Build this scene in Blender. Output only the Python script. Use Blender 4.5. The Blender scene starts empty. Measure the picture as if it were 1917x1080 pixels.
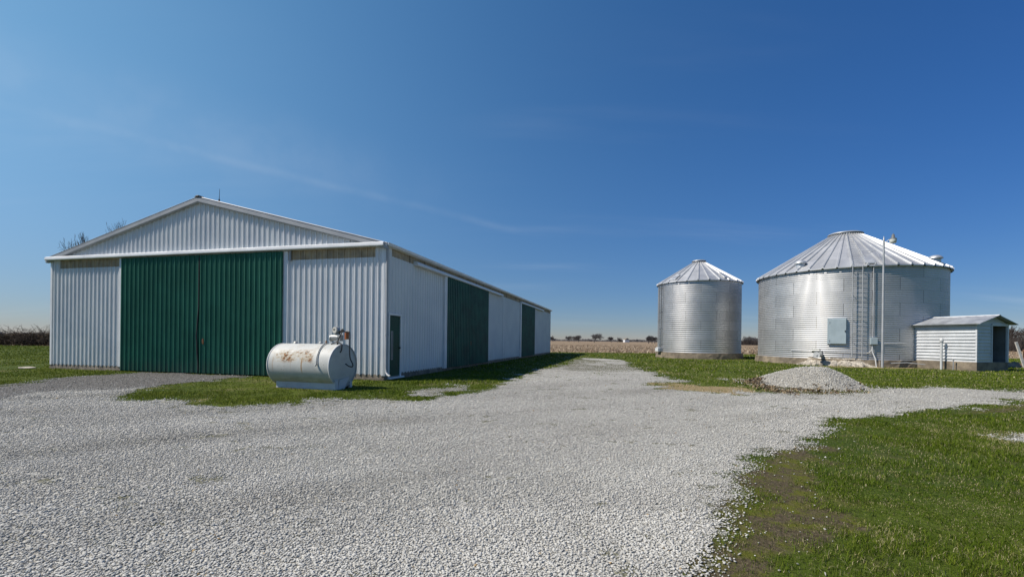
import bpy, math, random
import numpy as np
from mathutils import Vector, Matrix
PI = math.pi
R = math.radians
rng = np.random.default_rng(7)
random.seed(7)
SC = bpy.context.scene
COL = SC.collection

# ------------------------------------------------------------------ camera
EYE = 1.46
cam_d = bpy.data.cameras.new("camera")
cam = bpy.data.objects.new("camera", cam_d)
COL.objects.link(cam)
cam_d.sensor_fit = 'HORIZONTAL'
cam_d.sensor_width = 36.0
cam_d.lens = 850 / 1917 * 36
cam_d.shift_y = 96 / 1917
cam_d.clip_start = 0.05
cam_d.clip_end = 12000
cam.matrix_world = Matrix.Translation((0, 0, EYE)) @ Matrix.Rotation(R(90), 4, 'X') @ Matrix.Rotation(0.0115, 4, 'Z')
SC.camera = cam

# ------------------------------------------------------------------ light
SUN_EL = R(49)
sun_h = Vector((-0.988, -0.15)).normalized()           # horizontal direction towards the sun
to_sun = Vector((sun_h.x * math.cos(SUN_EL), sun_h.y * math.cos(SUN_EL), math.sin(SUN_EL)))
sd = bpy.data.lights.new("sun", 'SUN')
sd.energy = 5.0
sd.angle = R(0.5)
sd.color = (1.0, 0.91, 0.79)
so = bpy.data.objects.new("sun", sd)
COL.objects.link(so)
so.rotation_euler = (-to_sun).to_track_quat('-Z', 'Y').to_euler()
so.location = to_sun * 60

w = bpy.data.worlds.new("World")
SC.world = w
w.use_nodes = True
nt = w.node_tree
nt.nodes.clear()
out = nt.nodes.new('ShaderNodeOutputWorld')
bg = nt.nodes.new('ShaderNodeBackground')
sky = nt.nodes.new('ShaderNodeTexSky')
sky.sky_type = 'NISHITA'
sky.sun_disc = False
sky.sun_elevation = SUN_EL
sky.sun_rotation = math.atan2(sun_h.x, sun_h.y)
sky.altitude = 2000
sky.air_density = 1.0
sky.dust_density = 0.2
sky.ozone_density = 8.0
bg.inputs['Strength'].default_value = 0.081
nt.links.new(bg.outputs[0], out.inputs[0])

SC.view_settings.view_transform = 'Standard'
SC.view_settings.look = 'None'
SC.view_settings.exposure = 0.32
SC.view_settings.gamma = 1.0
SC.view_settings.use_curve_mapping = False
SC.cycles.max_bounces = 6
SC.cycles.transparent_max_bounces = 8


# ------------------------------------------------------------------ node helpers
class NT:
    def __init__(s, tree):
        s.t = tree

    def n(s, typ, ins=None, **props):
        nd = s.t.nodes.new(typ)
        for k, v in props.items():
            setattr(nd, k, v)
        for k, v in (ins or {}).items():
            s.put(nd.inputs[k], v)
        return nd

    def put(s, sock, v):
        if isinstance(v, bpy.types.NodeSocket):
            s.t.links.new(v, sock)
        elif isinstance(v, bpy.types.Node):
            s.t.links.new(v.outputs[0], sock)
        else:
            if hasattr(sock.default_value, '__len__') and not isinstance(v, str):
                v = tuple(v)
                if len(sock.default_value) == 4 and len(v) == 3:
                    v = v + (1,)
            sock.default_value = v

    def math(s, op, a, b=0.0, c=0.0, clamp=False):
        nd = s.t.nodes.new('ShaderNodeMath')
        nd.operation = op
        nd.use_clamp = clamp
        for i, v in enumerate((a, b, c)):
            s.put(nd.inputs[i], v)
        return nd.outputs[0]

    def mix(s, f, a, b, blend='MIX'):
        nd = s.t.nodes.new('ShaderNodeMix')
        nd.data_type = 'RGBA'
        nd.blend_type = blend
        s.put(nd.inputs[0], f)
        s.put(nd.inputs[6], a)
        s.put(nd.inputs[7], b)
        return nd.outputs[2]

    def ramp(s, f, lo, hi, a=0.0, b=1.0):
        nd = s.t.nodes.new('ShaderNodeMapRange')
        nd.interpolation_type = 'SMOOTHSTEP'
        s.put(nd.inputs[0], f)
        for i, v in enumerate((lo, hi, a, b)):
            nd.inputs[i + 1].default_value = v
        return nd.outputs[0]

    def noise(s, vec, scale, detail=3.0, rough=0.5, col=False):
        nd = s.n('ShaderNodeTexNoise', {'Scale': scale, 'Detail': detail, 'Roughness': rough})
        if vec is not None:
            s.put(nd.inputs['Vector'], vec)
        return nd.outputs[1 if col else 0]

    def mapping(s, vec, scale=(1, 1, 1), loc=(0, 0, 0), rot=(0, 0, 0)):
        nd = s.n('ShaderNodeMapping')
        s.put(nd.inputs['Vector'], vec)
        nd.inputs['Scale'].default_value = scale
        nd.inputs['Location'].default_value = loc
        nd.inputs['Rotation'].default_value = rot
        return nd.outputs[0]

    def attr(s, name):
        return s.n('ShaderNodeAttribute', attribute_name=name).outputs['Fac']

    def bump(s, h, strength, dist=0.01):
        return s.n('ShaderNodeBump', {'Height': h, 'Strength': strength, 'Distance': dist}).outputs[0]


def new_mat(name, rough=0.5, metal=0.0, color=(0.5, 0.5, 0.5), spec=0.5):
    m = bpy.data.materials.new(name)
    m.use_nodes = True
    k = NT(m.node_tree)
    b = m.node_tree.nodes['Principled BSDF']
    b.inputs['Roughness'].default_value = rough
    b.inputs['Metallic'].default_value = metal
    b.inputs['Base Color'].default_value = (*color, 1)
    b.inputs['Specular IOR Level'].default_value = spec
    k.b = b
    k.obj = k.n('ShaderNodeTexCoord').outputs['Object']
    return m, k


def painted(name, color, rough=0.45, var=0.12, dirt=0.0, scale=1.5, metal=0.0, dirtcol=(0.16, 0.13, 0.09), bump=0.0, spec=0.5):
    """paint or plain stuff with soft uneven tone and specks of dirt"""
    m, k = new_mat(name, rough, metal, color, spec)
    a = k.noise(k.obj, scale, 4, 0.6)
    f = k.ramp(a, 0.3, 0.7)
    dark = tuple(c * (1 - var) for c in color)
    lite = tuple(min(0.95, c * (1 + var * 0.6)) for c in color)
    c = k.mix(f, dark, lite)
    if dirt > 0:
        d = k.noise(k.mapping(k.obj, (3, 3, 0.8), (3.3, 1.7, 0)), scale * 2.2, 6, 0.7)
        c = k.mix(k.math('MULTIPLY', k.ramp(d, 0.55, 0.78), dirt), c, dirtcol)
    k.put(k.b.inputs['Base Color'], c)
    k.put(k.b.inputs['Roughness'], k.ramp(a, 0.2, 0.8, rough * 0.85, min(1, rough * 1.2)))
    if bump:
        k.put(k.b.inputs['Normal'], k.bump(k.noise(k.obj, scale * 6, 5, 0.6), bump, 0.02))
    return m


# sequence of world nodes: very faint high streaks of cirrus in the sky
k = NT(nt)
gen = k.n('ShaderNodeTexCoord').outputs['Generated']
sep = k.n('ShaderNodeSeparateXYZ', {0: gen})
den = k.math('ADD', k.math('MAXIMUM', sep.outputs[2], 0.0), 0.12)
px = k.math('DIVIDE', sep.outputs[0], den)
py = k.math('DIVIDE', sep.outputs[1], den)
cv = k.n('ShaderNodeCombineXYZ', {0: px, 1: py}).outputs[0]
st = k.noise(k.mapping(cv, (0.35, 1.7, 1), (0.4, 0.2, 0), (0, 0, R(-24))), 1.1, 5, 0.55)
patch = k.noise(cv, 0.45, 2, 0.5)
cm = k.math('MULTIPLY', k.ramp(st, 0.48, 0.8), k.ramp(patch, 0.42, 0.7))
cm = k.math('MULTIPLY', cm, 0.16)
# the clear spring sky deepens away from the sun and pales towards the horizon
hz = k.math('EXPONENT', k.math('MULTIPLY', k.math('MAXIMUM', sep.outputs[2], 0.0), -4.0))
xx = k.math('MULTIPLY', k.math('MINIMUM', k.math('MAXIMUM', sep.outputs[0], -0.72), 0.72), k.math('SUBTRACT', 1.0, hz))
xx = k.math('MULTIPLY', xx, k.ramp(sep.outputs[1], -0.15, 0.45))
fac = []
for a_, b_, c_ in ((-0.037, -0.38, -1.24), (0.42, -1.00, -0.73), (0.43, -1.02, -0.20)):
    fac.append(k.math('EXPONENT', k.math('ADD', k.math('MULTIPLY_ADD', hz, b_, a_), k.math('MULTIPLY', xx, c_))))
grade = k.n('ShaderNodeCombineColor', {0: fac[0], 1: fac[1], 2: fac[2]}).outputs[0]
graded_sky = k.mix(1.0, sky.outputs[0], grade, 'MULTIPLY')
# one old contrail, spread thin, crossing from upper left down towards the bins
dt = k.n('ShaderNodeVectorMath', {0: gen, 1: (-0.2207, 0.2293, -0.948)}, operation='DOT_PRODUCT').outputs['Value']
wv = k.math('MULTIPLY', k.math('SUBTRACT', k.noise(gen, 5.0, 4, 0.6), 0.5), 0.014)
d1_ = k.math('ADD', dt, wv)
core = k.ramp(k.math('ABSOLUTE', d1_), 0.0, 0.012, 1.0, 0.0)
veil = k.math('MULTIPLY', k.ramp(k.math('ABSOLUTE', k.math('ADD', d1_, 0.03)), 0.0, 0.10, 1.0, 0.0), k.ramp(sep.outputs[0], 0.0, -0.6))
brk_ = k.ramp(k.noise(gen, 7.0, 4, 0.6), 0.35, 0.65, 0.3, 1.0)
side = k.math('MULTIPLY', k.ramp(sep.outputs[0], 0.12, -0.05), k.ramp(sep.outputs[1], 0.0, 0.2))
cont = k.math('MULTIPLY', k.math('MULTIPLY', k.math('ADD', k.math('MULTIPLY', core, 0.05), k.math('MULTIPLY', veil, 0.085)), brk_), side)
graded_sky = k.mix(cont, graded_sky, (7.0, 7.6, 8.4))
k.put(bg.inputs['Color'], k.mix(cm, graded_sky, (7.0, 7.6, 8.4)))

# ------------------------------------------------------------------ materials
def barn_white():
    m, k = new_mat('white_barn_steel', 0.42, 0.0)
    n1 = k.noise(k.obj, 0.7, 3, 0.5)
    c = k.mix(k.ramp(n1, 0.3, 0.7), (0.585, 0.61, 0.635), (0.665, 0.685, 0.695))
    # each sheet of steel weathers on its own
    sp = k.n('ShaderNodeSeparateXYZ', {0: k.obj})
    wn = k.n('ShaderNodeTexWhiteNoise', {'W': k.math('FLOOR', k.math('DIVIDE', k.math('ADD', sp.outputs[0], sp.outputs[1]), 0.9144))}, noise_dimensions='1D')
    c = k.mix(k.math('MULTIPLY', wn.outputs[0], 0.12), c, (0.55, 0.57, 0.58))
    # splashed soil low on the wall and streaks
    st = k.noise(k.mapping(k.obj, (6, 6, 0.35)), 2.0, 5, 0.65)
    low = k.ramp(sp.outputs[2], 0.1, 1.6, 1.0, 0.12)
    d = k.math('MULTIPLY', k.ramp(st, 0.5, 0.75), low)
    c = k.mix(k.math('MULTIPLY', d, 0.5), c, (0.36, 0.34, 0.29))
    # screw heads in rows at every girt
    zf = k.math('FRACT', k.math('DIVIDE', k.math('ADD', sp.outputs[2], 0.13), 0.61))
    hf = k.math('FRACT', k.math('DIVIDE', k.math('ADD', sp.outputs[0], sp.outputs[1]), 0.2286))
    scr = k.math('MULTIPLY', k.math('LESS_THAN', k.math('ABSOLUTE', k.math('SUBTRACT', zf, 0.5)), 0.016),
                 k.math('LESS_THAN', k.math('ABSOLUTE', k.math('SUBTRACT', hf, 0.22)), 0.045))
    c = k.mix(k.math('MULTIPLY', scr, 0.55), c, (0.2, 0.2, 0.2))
    k.put(k.b.inputs['Base Color'], c)
    return m


def barn_green():
    m, k = new_mat('green_barn_steel', 0.55, 0.0, spec=0.3)
    n1 = k.noise(k.obj, 0.9, 4, 0.6)
    c = k.mix(k.ramp(n1, 0.3, 0.7), (0.010, 0.096, 0.062), (0.016, 0.125, 0.082))
    sp = k.n('ShaderNodeSeparateXYZ', {0: k.obj})
    st = k.noise(k.mapping(k.obj, (5, 5, 0.4)), 1.6, 5, 0.65)
    c = k.mix(k.math('MULTIPLY', k.ramp(st, 0.55, 0.8), 0.22), c, (0.03, 0.10, 0.07))
    low = k.ramp(sp.outputs[2], 0.1, 0.7, 0.55, 0.0)
    c = k.mix(k.math('MULTIPLY', low, k.ramp(st, 0.35, 0.6)), c, (0.07, 0.09, 0.07))
    k.put(k.b.inputs['Base Color'], c)
    return m


def galvanised(name='galvanised_corrugated', ringh=0.813, sheets=12, base=0.62, rough=0.36, seams=True):
    m, k = new_mat(name, rough, 0.80)
    sp = k.n('ShaderNodeSeparateXYZ', {0: k.obj})
    ang = k.math('DIVIDE', k.math('ARCTAN2', sp.outputs[1], sp.outputs[0]), 2 * PI)
    zr = k.math('DIVIDE', sp.outputs[2], ringh)
    ring = k.math('FLOOR', zr)
    off = k.math('MULTIPLY', k.math('FRACT', k.math('MULTIPLY', ring, 0.5)), 1.0)
    t = k.math('ADD', k.math('MULTIPLY', ang, sheets), k.math('ADD', off, 0.23))
    cell = k.n('ShaderNodeCombineXYZ', {0: k.math('FLOOR', t), 1: ring}).outputs[0]
    wn = k.n('ShaderNodeTexWhiteNoise', {0: cell}, noise_dimensions='2D').outputs[0]
    n1 = k.noise(k.obj, 1.3, 5, 0.6)
    n2 = k.noise(k.mapping(k.obj, (4, 4, 0.5)), 2.0, 4, 0.6)
    v = k.math('ADD', k.math('MULTIPLY', wn, 0.10), k.math('MULTIPLY', n1, 0.14))
    v = k.math('ADD', v, k.math('MULTIPLY', n2, 0.07))
    v = k.math('ADD', v, base - 0.15)
    if seams:
        fr = k.math('FRACT', t)
        line = k.math('LESS_THAN', fr, 0.0085 * sheets / 12)
        zf = k.math('FRACT', zr)
        line2 = k.math('MULTIPLY', k.math('LESS_THAN', zf, 0.02), 0.35)
        ln = k.math('MAXIMUM', k.math('MULTIPLY', line, 0.75), line2)
        v = k.math('MULTIPLY', v, k.math('SUBTRACT', 1.0, ln))
    c = k.n('ShaderNodeCombineColor', {0: k.math('MULTIPLY', v, 0.985), 1: v, 2: k.math('MULTIPLY', v, 1.015)}).outputs[0]
    k.put(k.b.inputs['Base Color'], c)
    k.put(k.b.inputs['Roughness'], k.math('ADD', k.math('MULTIPLY', n1, 0.16), rough - 0.08))
    return m


def gravel_mat(name, lite, dark, dirt, edge=True):  # dirt colour also serves the painted shade between stones
    m, k = new_mat(name, 0.85, 0.0, spec=0.25)
    geo = k.n('ShaderNodeNewGeometry').outputs['Position']
    warp = k.noise(geo, 9, 2, 0.5, col=True)
    vv = k.n('ShaderNodeVectorMath', {0: geo, 1: k.n('ShaderNodeVectorMath', {0: warp, 3: 0.05}, operation='SCALE').outputs[0]}, operation='ADD').outputs[0]
    vo = k.n('ShaderNodeTexVoronoi', {'Vector': vv, 'Scale': 42.0})
    vb = k.n('ShaderNodeTexVoronoi', {'Vector': vv, 'Scale': 19.0})
    big = k.noise(geo, 0.35, 4, 0.6)
    mid = k.noise(geo, 2.2, 5, 0.65)
    rnd = k.n('ShaderNodeSeparateColor', {0: vo.outputs['Color']}).outputs[0]
    tone = k.math('ADD', k.math('MULTIPLY', rnd, 0.75), k.math('MULTIPLY', mid, 0.35))
    tone = k.math('ADD', tone, k.math('MULTIPLY', k.attr('tone'), 0.8))
    c = k.mix(k.ramp(tone, 0.15, 0.95), dark, lite)
    # fines between the stones, coloured dark to paint the shade in the gaps
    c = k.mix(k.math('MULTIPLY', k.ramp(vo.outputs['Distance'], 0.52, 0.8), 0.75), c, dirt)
    # large damp / worn patches
    c = k.mix(k.math('MULTIPLY', k.ramp(k.math('ADD', k.math('MULTIPLY', big, 0.6), k.math('MULTIPLY', mid, 0.4)), 0.52, 0.72), 0.32), c, dirt)
    # moss and seedlings scattered through the stones
    weed = k.noise(geo, 5.5, 6, 0.7)
    wa = k.attr('weed')
    c = k.mix(k.math('MULTIPLY', k.ramp(k.math('ADD', weed, k.math('MULTIPLY', wa, 0.35)), 0.66, 0.76), 0.75), c, (0.075, 0.075, 0.03))
    k.put(k.b.inputs['Base Color'], c)
    h = k.math('SUBTRACT', 1.0, vo.outputs['Distance'])
    h = k.math('ADD', h, k.math('MULTIPLY', k.math('SUBTRACT', 1.0, vb.outputs['Distance']), 0.8))
    k.put(k.b.inputs['Normal'], k.bump(h, 0.9, 0.022))
    if edge:
        cov = k.attr('cover')
        e = k.noise(geo, 7.0, 6, 0.75)
        a = k.math('GREATER_THAN', k.math('ADD', cov, k.math('MULTIPLY', k.math('SUBTRACT', e, 0.5), 1.5)), 0.5)
        tr = k.n('ShaderNodeBsdfTransparent')
        mx = k.n('ShaderNodeMixShader', {0: a, 1: tr.outputs[0], 2: k.b.outputs[0]})
        k.t.links.new(mx.outputs[0], k.t.nodes['Material Output'].inputs[0])
    return m


def lawn_mat():
    m, k = new_mat('lawn_turf', 0.9, 0.0, spec=0.1)
    geo = k.n('ShaderNodeNewGeometry').outputs['Position']
    a = k.noise(geo, 0.25, 4, 0.6)
    b = k.noise(geo, 2.3, 5, 0.7)
    f = k.noise(geo, 26, 4, 0.75)
    c = k.mix(k.ramp(a, 0.35, 0.68), (0.040, 0.069, 0.007), (0.080, 0.110, 0.010))
    c = k.mix(k.math('MULTIPLY', k.ramp(b, 0.5, 0.75), 0.8), c, (0.095, 0.082, 0.036))
    c = k.mix(k.math('MULTIPLY', k.ramp(f, 0.5, 0.75), 0.7), c, (0.18, 0.165, 0.075))
    c = k.mix(k.math('MULTIPLY', k.ramp(f, 0.52, 0.36), 0.65), c, (0.026, 0.026, 0.011))
    di = k.attr('dirt')
    df = k.ramp(k.math('ADD', di, k.math('MULTIPLY', k.math('SUBTRACT', k.noise(geo, 6, 6, 0.75), 0.5), 0.9)), 0.35, 0.65)
    soil = k.mix(k.ramp(f, 0.35, 0.7), (0.055, 0.043, 0.026), (0.12, 0.10, 0.062))
    moss = k.mix(k.ramp(k.noise(geo, 3.1, 5, 0.7), 0.44, 0.62), soil, (0.090, 0.095, 0.016))
    c = k.mix(df, c, moss)
    ta = k.attr('tan')
    tf = k.ramp(k.math('ADD', ta, k.math('MULTIPLY', k.math('SUBTRACT', k.noise(geo, 5, 6, 0.7), 0.5), 0.9)), 0.35, 0.65)
    straw = k.mix(k.ramp(f, 0.35, 0.7), (0.19, 0.145, 0.075), (0.34, 0.27, 0.16))
    c = k.mix(tf, c, straw)
    k.put(k.b.inputs['Base Color'], c)
    hh = k.math('ADD', f, k.math('MULTIPLY', b, 2.0))
    k.put(k.b.inputs['Normal'], k.bump(hh, 0.8, 0.04))
    return m


def field_mat():
    m, k = new_mat('corn_stubble_soil', 0.95, 0.0, spec=0.1)
    geo = k.n('ShaderNodeNewGeometry').outputs['Position']
    a = k.noise(geo, 0.03, 4, 0.6)
    b = k.noise(k.mapping(geo, (1, 0.35, 1)), 1.3, 5, 0.7)
    f = k.noise(geo, 8, 4, 0.75)
    c = k.mix(k.ramp(a, 0.35, 0.7), (0.19, 0.142, 0.095), (0.255, 0.195, 0.135))
    c = k.mix(k.math('MULTIPLY', k.ramp(b, 0.45, 0.7), 0.6), c, (0.35, 0.28, 0.20))
    c = k.mix(k.math('MULTIPLY', k.ramp(f, 0.52, 0.35), 0.55), c, (0.10, 0.072, 0.045))
    k.put(k.b.inputs['Base Color'], c)
    k.put(k.b.inputs['Normal'], k.bump(k.math('ADD', f, b), 0.9, 0.1))
    return m


def tint_mat(name, stops, rough=0.8, trans=0.0, spec=0.2):
    """colour chosen by the per-piece 'tint' attribute"""
    m, k = new_mat(name, rough, spec=spec)
    cr = k.n('ShaderNodeValToRGB')
    el = cr.color_ramp.elements
    while len(el) < len(stops):
        el.new(0.5)
    for e, (p, c) in zip(el, stops):
        e.position = p
        e.color = (*c, 1)
    k.put(cr.inputs[0], k.attr('tint'))
    k.put(k.b.inputs['Base Color'], cr.outputs[0])
    if trans:
        tl = k.n('ShaderNodeBsdfTranslucent', {0: cr.outputs[0]})
        mx = k.n('ShaderNodeMixShader', {0: trans, 1: k.b.outputs[0], 2: tl.outputs[0]})
        k.t.links.new(mx.outputs[0], k.t.nodes['Material Output'].inputs[0])
    return m


def tank_mat():
    m, k = new_mat('weathered_white_tank_paint', 0.58, spec=0.22)
    sp = k.n('ShaderNodeSeparateXYZ', {0: k.obj})
    n0 = k.noise(k.obj, 2.5, 5, 0.6)
    c = k.mix(k.ramp(n0, 0.3, 0.7), (0.42, 0.435, 0.425), (0.50, 0.51, 0.49))
    # greenish grime along the underside
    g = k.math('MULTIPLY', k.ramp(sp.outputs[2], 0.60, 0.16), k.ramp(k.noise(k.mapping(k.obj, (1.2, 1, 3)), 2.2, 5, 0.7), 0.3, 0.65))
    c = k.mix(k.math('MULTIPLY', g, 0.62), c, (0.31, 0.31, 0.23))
    # rust band where the old decal was, flaking out sideways
    band = k.math('MULTIPLY', k.ramp(sp.outputs[2], 0.70, 0.86), k.ramp(sp.outputs[2], 1.16, 0.99))
    bx = k.math('MULTIPLY', k.ramp(sp.outputs[0], -1.0, -0.72), k.ramp(sp.outputs[0], 0.56, 0.42))
    reg = k.math('MULTIPLY', band, bx)
    rn = k.noise(k.mapping(k.obj, (1, 1, 1.6)), 9, 7, 0.72)
    rl = k.noise(k.obj, 3.0, 3, 0.5)
    rr = k.math('ADD', k.math('MULTIPLY', rn, 0.62), k.math('MULTIPLY', rl, 0.38))
    stain = k.math('MULTIPLY', k.ramp(rr, 0.38, 0.54), reg)
    c = k.mix(k.math('MULTIPLY', stain, 0.62), c, (0.37, 0.285, 0.16))
    rust = k.math('MULTIPLY', k.math('MULTIPLY', k.ramp(rr, 0.51, 0.55), reg), k.ramp(rl, 0.3, 0.55, 0.5, 1.0))
    c = k.mix(k.math('MULTIPLY', rust, 0.95), c, k.mix(k.ramp(k.noise(k.obj, 22, 3, 0.6), 0.42, 0.56), (0.27, 0.105, 0.025), (0.055, 0.028, 0.016)))
    # thin rusty haze and flecks over the upper shell
    up_ = k.math('MULTIPLY', k.ramp(sp.outputs[2], 0.62, 0.95), k.ramp(k.noise(k.mapping(k.obj, (1, 1, 1.5)), 5.0, 6, 0.75), 0.50, 0.68))
    c = k.mix(k.math('MULTIPLY', up_, 0.38), c, (0.34, 0.26, 0.16))
    fl = k.ramp(k.noise(k.obj, 24, 3, 0.65), 0.66, 0.69)
    c = k.mix(k.math('MULTIPLY', k.math('MULTIPLY', fl, k.ramp(rl, 0.42, 0.6)), 0.8), c, (0.16, 0.08, 0.035))
    # streaks run down from the band
    sx = k.noise(k.mapping(k.obj, (9, 0.2, 0.25)), 1.2, 3, 0.5)
    run = k.math('MULTIPLY', k.math('MULTIPLY', k.ramp(sx, 0.60, 0.70), bx), k.math('MULTIPLY', k.ramp(sp.outputs[2], 0.38, 0.6), k.ramp(sp.outputs[2], 0.98, 0.8)))
    c = k.mix(k.math('MULTIPLY', run, 0.75), c, (0.30, 0.17, 0.06))
    # chips
    ch = k.ramp(k.noise(k.obj, 16, 3, 0.6), 0.735, 0.76)
    c = k.mix(k.math('MULTIPLY', ch, 0.8), c, (0.12, 0.08, 0.05))
    k.put(k.b.inputs['Base Color'], c)
    k.put(k.b.inputs['Roughness'], k.ramp(stain, 0, 1, 0.52, 0.85))
    return m


M = {
    'white': barn_white(), 'green': barn_green(),
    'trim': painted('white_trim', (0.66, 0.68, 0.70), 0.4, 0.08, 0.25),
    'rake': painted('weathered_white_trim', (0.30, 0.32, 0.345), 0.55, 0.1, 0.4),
    'fibre': painted('yellowed_fibreglass', (0.36, 0.29, 0.19), 0.55, 0.3, 0.45, 2.5, dirtcol=(0.10, 0.085, 0.06)),
    'roofsteel': painted('barn_roof_steel', (0.38, 0.39, 0.41), 0.55, 0.15, 0.5, metal=0.2, dirtcol=(0.22, 0.15, 0.09)),
    'board': painted('weathered_splash_board', (0.20, 0.175, 0.14), 0.9, 0.5, 0.8, 3.0, dirtcol=(0.05, 0.042, 0.03), bump=0.6),
    'dark': painted('dark_metal', (0.02, 0.02, 0.022), 0.5, 0.3),
    'rubber': painted('black_rubber', (0.012, 0.012, 0.013), 0.55, 0.3),
    'greenskylit': painted('sky_lit_green_steel', (0.030, 0.110, 0.080), 0.42, 0.3, 0.2, 1.2, dirtcol=(0.05, 0.07, 0.06), spec=0.45),  # same green paint, base lightened to stand in for reflected sky
    'doorgreen': painted('green_door_paint', (0.010, 0.060, 0.042), 0.5, 0.2, 0.15, spec=0.2),
    'glass': painted('dull_window_glass', (0.10, 0.12, 0.13), 0.15, 0.3),
    'galv': galvanised('galvanised_corrugated', 0.813, 12, 0.475, 0.48),
    'galvs': galvanised('galvanised_small_bin', 0.813, 9, 0.44, 0.46),
    'binroof': galvanised('galvanised_roof_panel', 0.8, 28, 0.54, 0.55, seams=False),
    'steel': painted('dull_galvanised_steel', (0.50, 0.52, 0.54), 0.45, 0.15, 0.3, metal=0.6),
    'polemetal': painted('grey_pole_steel', (0.38, 0.40, 0.42), 0.5, 0.12, 0.3, metal=0.3),
    'cabinet': painted('grey_blue_enamel', (0.30, 0.37, 0.41), 0.42, 0.08, 0.15),
    'concrete': painted('old_concrete', (0.185, 0.155, 0.115), 0.9, 0.45, 0.9, 1.6, dirtcol=(0.09, 0.075, 0.052), bump=0.7),
    'limestone': painted('lime_rubble', (0.36, 0.33, 0.28), 0.95, 0.6, 0.9, 4.0, dirtcol=(0.17, 0.115, 0.065), bump=0.9),
    'shedwhite': painted('white_shed_steel', (0.52, 0.545, 0.57), 0.45, 0.1, 0.5),
    'shedroof': painted('shed_roof_tin', (0.42, 0.44, 0.46), 0.5, 0.2, 0.5, metal=0.5, dirtcol=(0.16, 0.12, 0.08)),
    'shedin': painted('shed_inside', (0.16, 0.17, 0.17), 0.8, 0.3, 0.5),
    'pvc': painted('white_plastic_pipe', (0.47, 0.49, 0.50), 0.4, 0.08, 0.2),
    'tank': tank_mat(),
    'skid': painted('white_skid_paint', (0.47, 0.49, 0.51), 0.5, 0.1, 0.5, 2.5, dirtcol=(0.22, 0.18, 0.12)),
    'pump': painted('grey_cast_metal', (0.36, 0.37, 0.36), 0.5, 0.2, 0.5, 8, metal=0.3),
    'dial': painted('pale_dial_face', (0.52, 0.51, 0.46), 0.4, 0.1, 0.4, 20),
    'filter': painted('orange_filter', (0.34, 0.10, 0.025), 0.45, 0.2, 0.4, 8),
    'bark': painted('grey_brown_bark', (0.085, 0.068, 0.055), 0.9, 0.35, 0.3, 3),
    'twig': painted('dark_twigs', (0.075, 0.060, 0.052), 0.9, 0.35),
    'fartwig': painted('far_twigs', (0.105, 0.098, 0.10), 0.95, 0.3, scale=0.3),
    'cane': painted('bramble_canes', (0.085, 0.060, 0.048), 0.9, 0.5, scale=0.8),
    'wood': painted('grey_plank', (0.55, 0.53, 0.49), 0.85, 0.25, 0.5, 4),
    'rusty': painted('rusty_iron', (0.20, 0.095, 0.045), 0.85, 0.4, 0.5, 5),
    'lampglass': painted('prismatic_lamp_glass', (0.55, 0.56, 0.52), 0.2, 0.1),
    'lampcap': painted('dark_lamp_cap', (0.10, 0.11, 0.115), 0.5, 0.2),
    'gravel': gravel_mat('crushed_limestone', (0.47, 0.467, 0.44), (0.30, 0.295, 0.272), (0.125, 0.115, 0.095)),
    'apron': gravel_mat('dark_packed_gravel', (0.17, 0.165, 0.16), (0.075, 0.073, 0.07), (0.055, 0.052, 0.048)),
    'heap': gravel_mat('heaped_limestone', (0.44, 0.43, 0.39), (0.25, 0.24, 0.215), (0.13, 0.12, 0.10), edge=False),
    'lawn': lawn_mat(), 'field': field_mat(),
    'stone': tint_mat('limestone_chips', [(0.0, (0.17, 0.165, 0.15)), (0.25, (0.30, 0.295, 0.272)), (0.7, (0.425, 0.421, 0.395)), (0.97, (0.52, 0.515, 0.485)), (1.0, (0.33, 0.24, 0.13))], 0.85),
    'blade': tint_mat('grass_blades', [(0.0, (0.036, 0.070, 0.006)), (0.45, (0.090, 0.130, 0.012)), (0.78, (0.170, 0.205, 0.024)), (0.90, (0.25, 0.23, 0.10)), (1.0, (0.43, 0.38, 0.25))], 0.85, 0.14, spec=0.06),
    'stalk': tint_mat('corn_stalks', [(0.0, (0.11, 0.078, 0.05)), (0.5, (0.27, 0.20, 0.135)), (1.0, (0.50, 0.43, 0.33))], 0.9),
    'leaf': tint_mat('dead_leaf_bits', [(0.0, (0.055, 0.040, 0.026)), (0.5, (0.16, 0.115, 0.07)), (1.0, (0.38, 0.31, 0.20))], 0.9),
}


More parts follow.
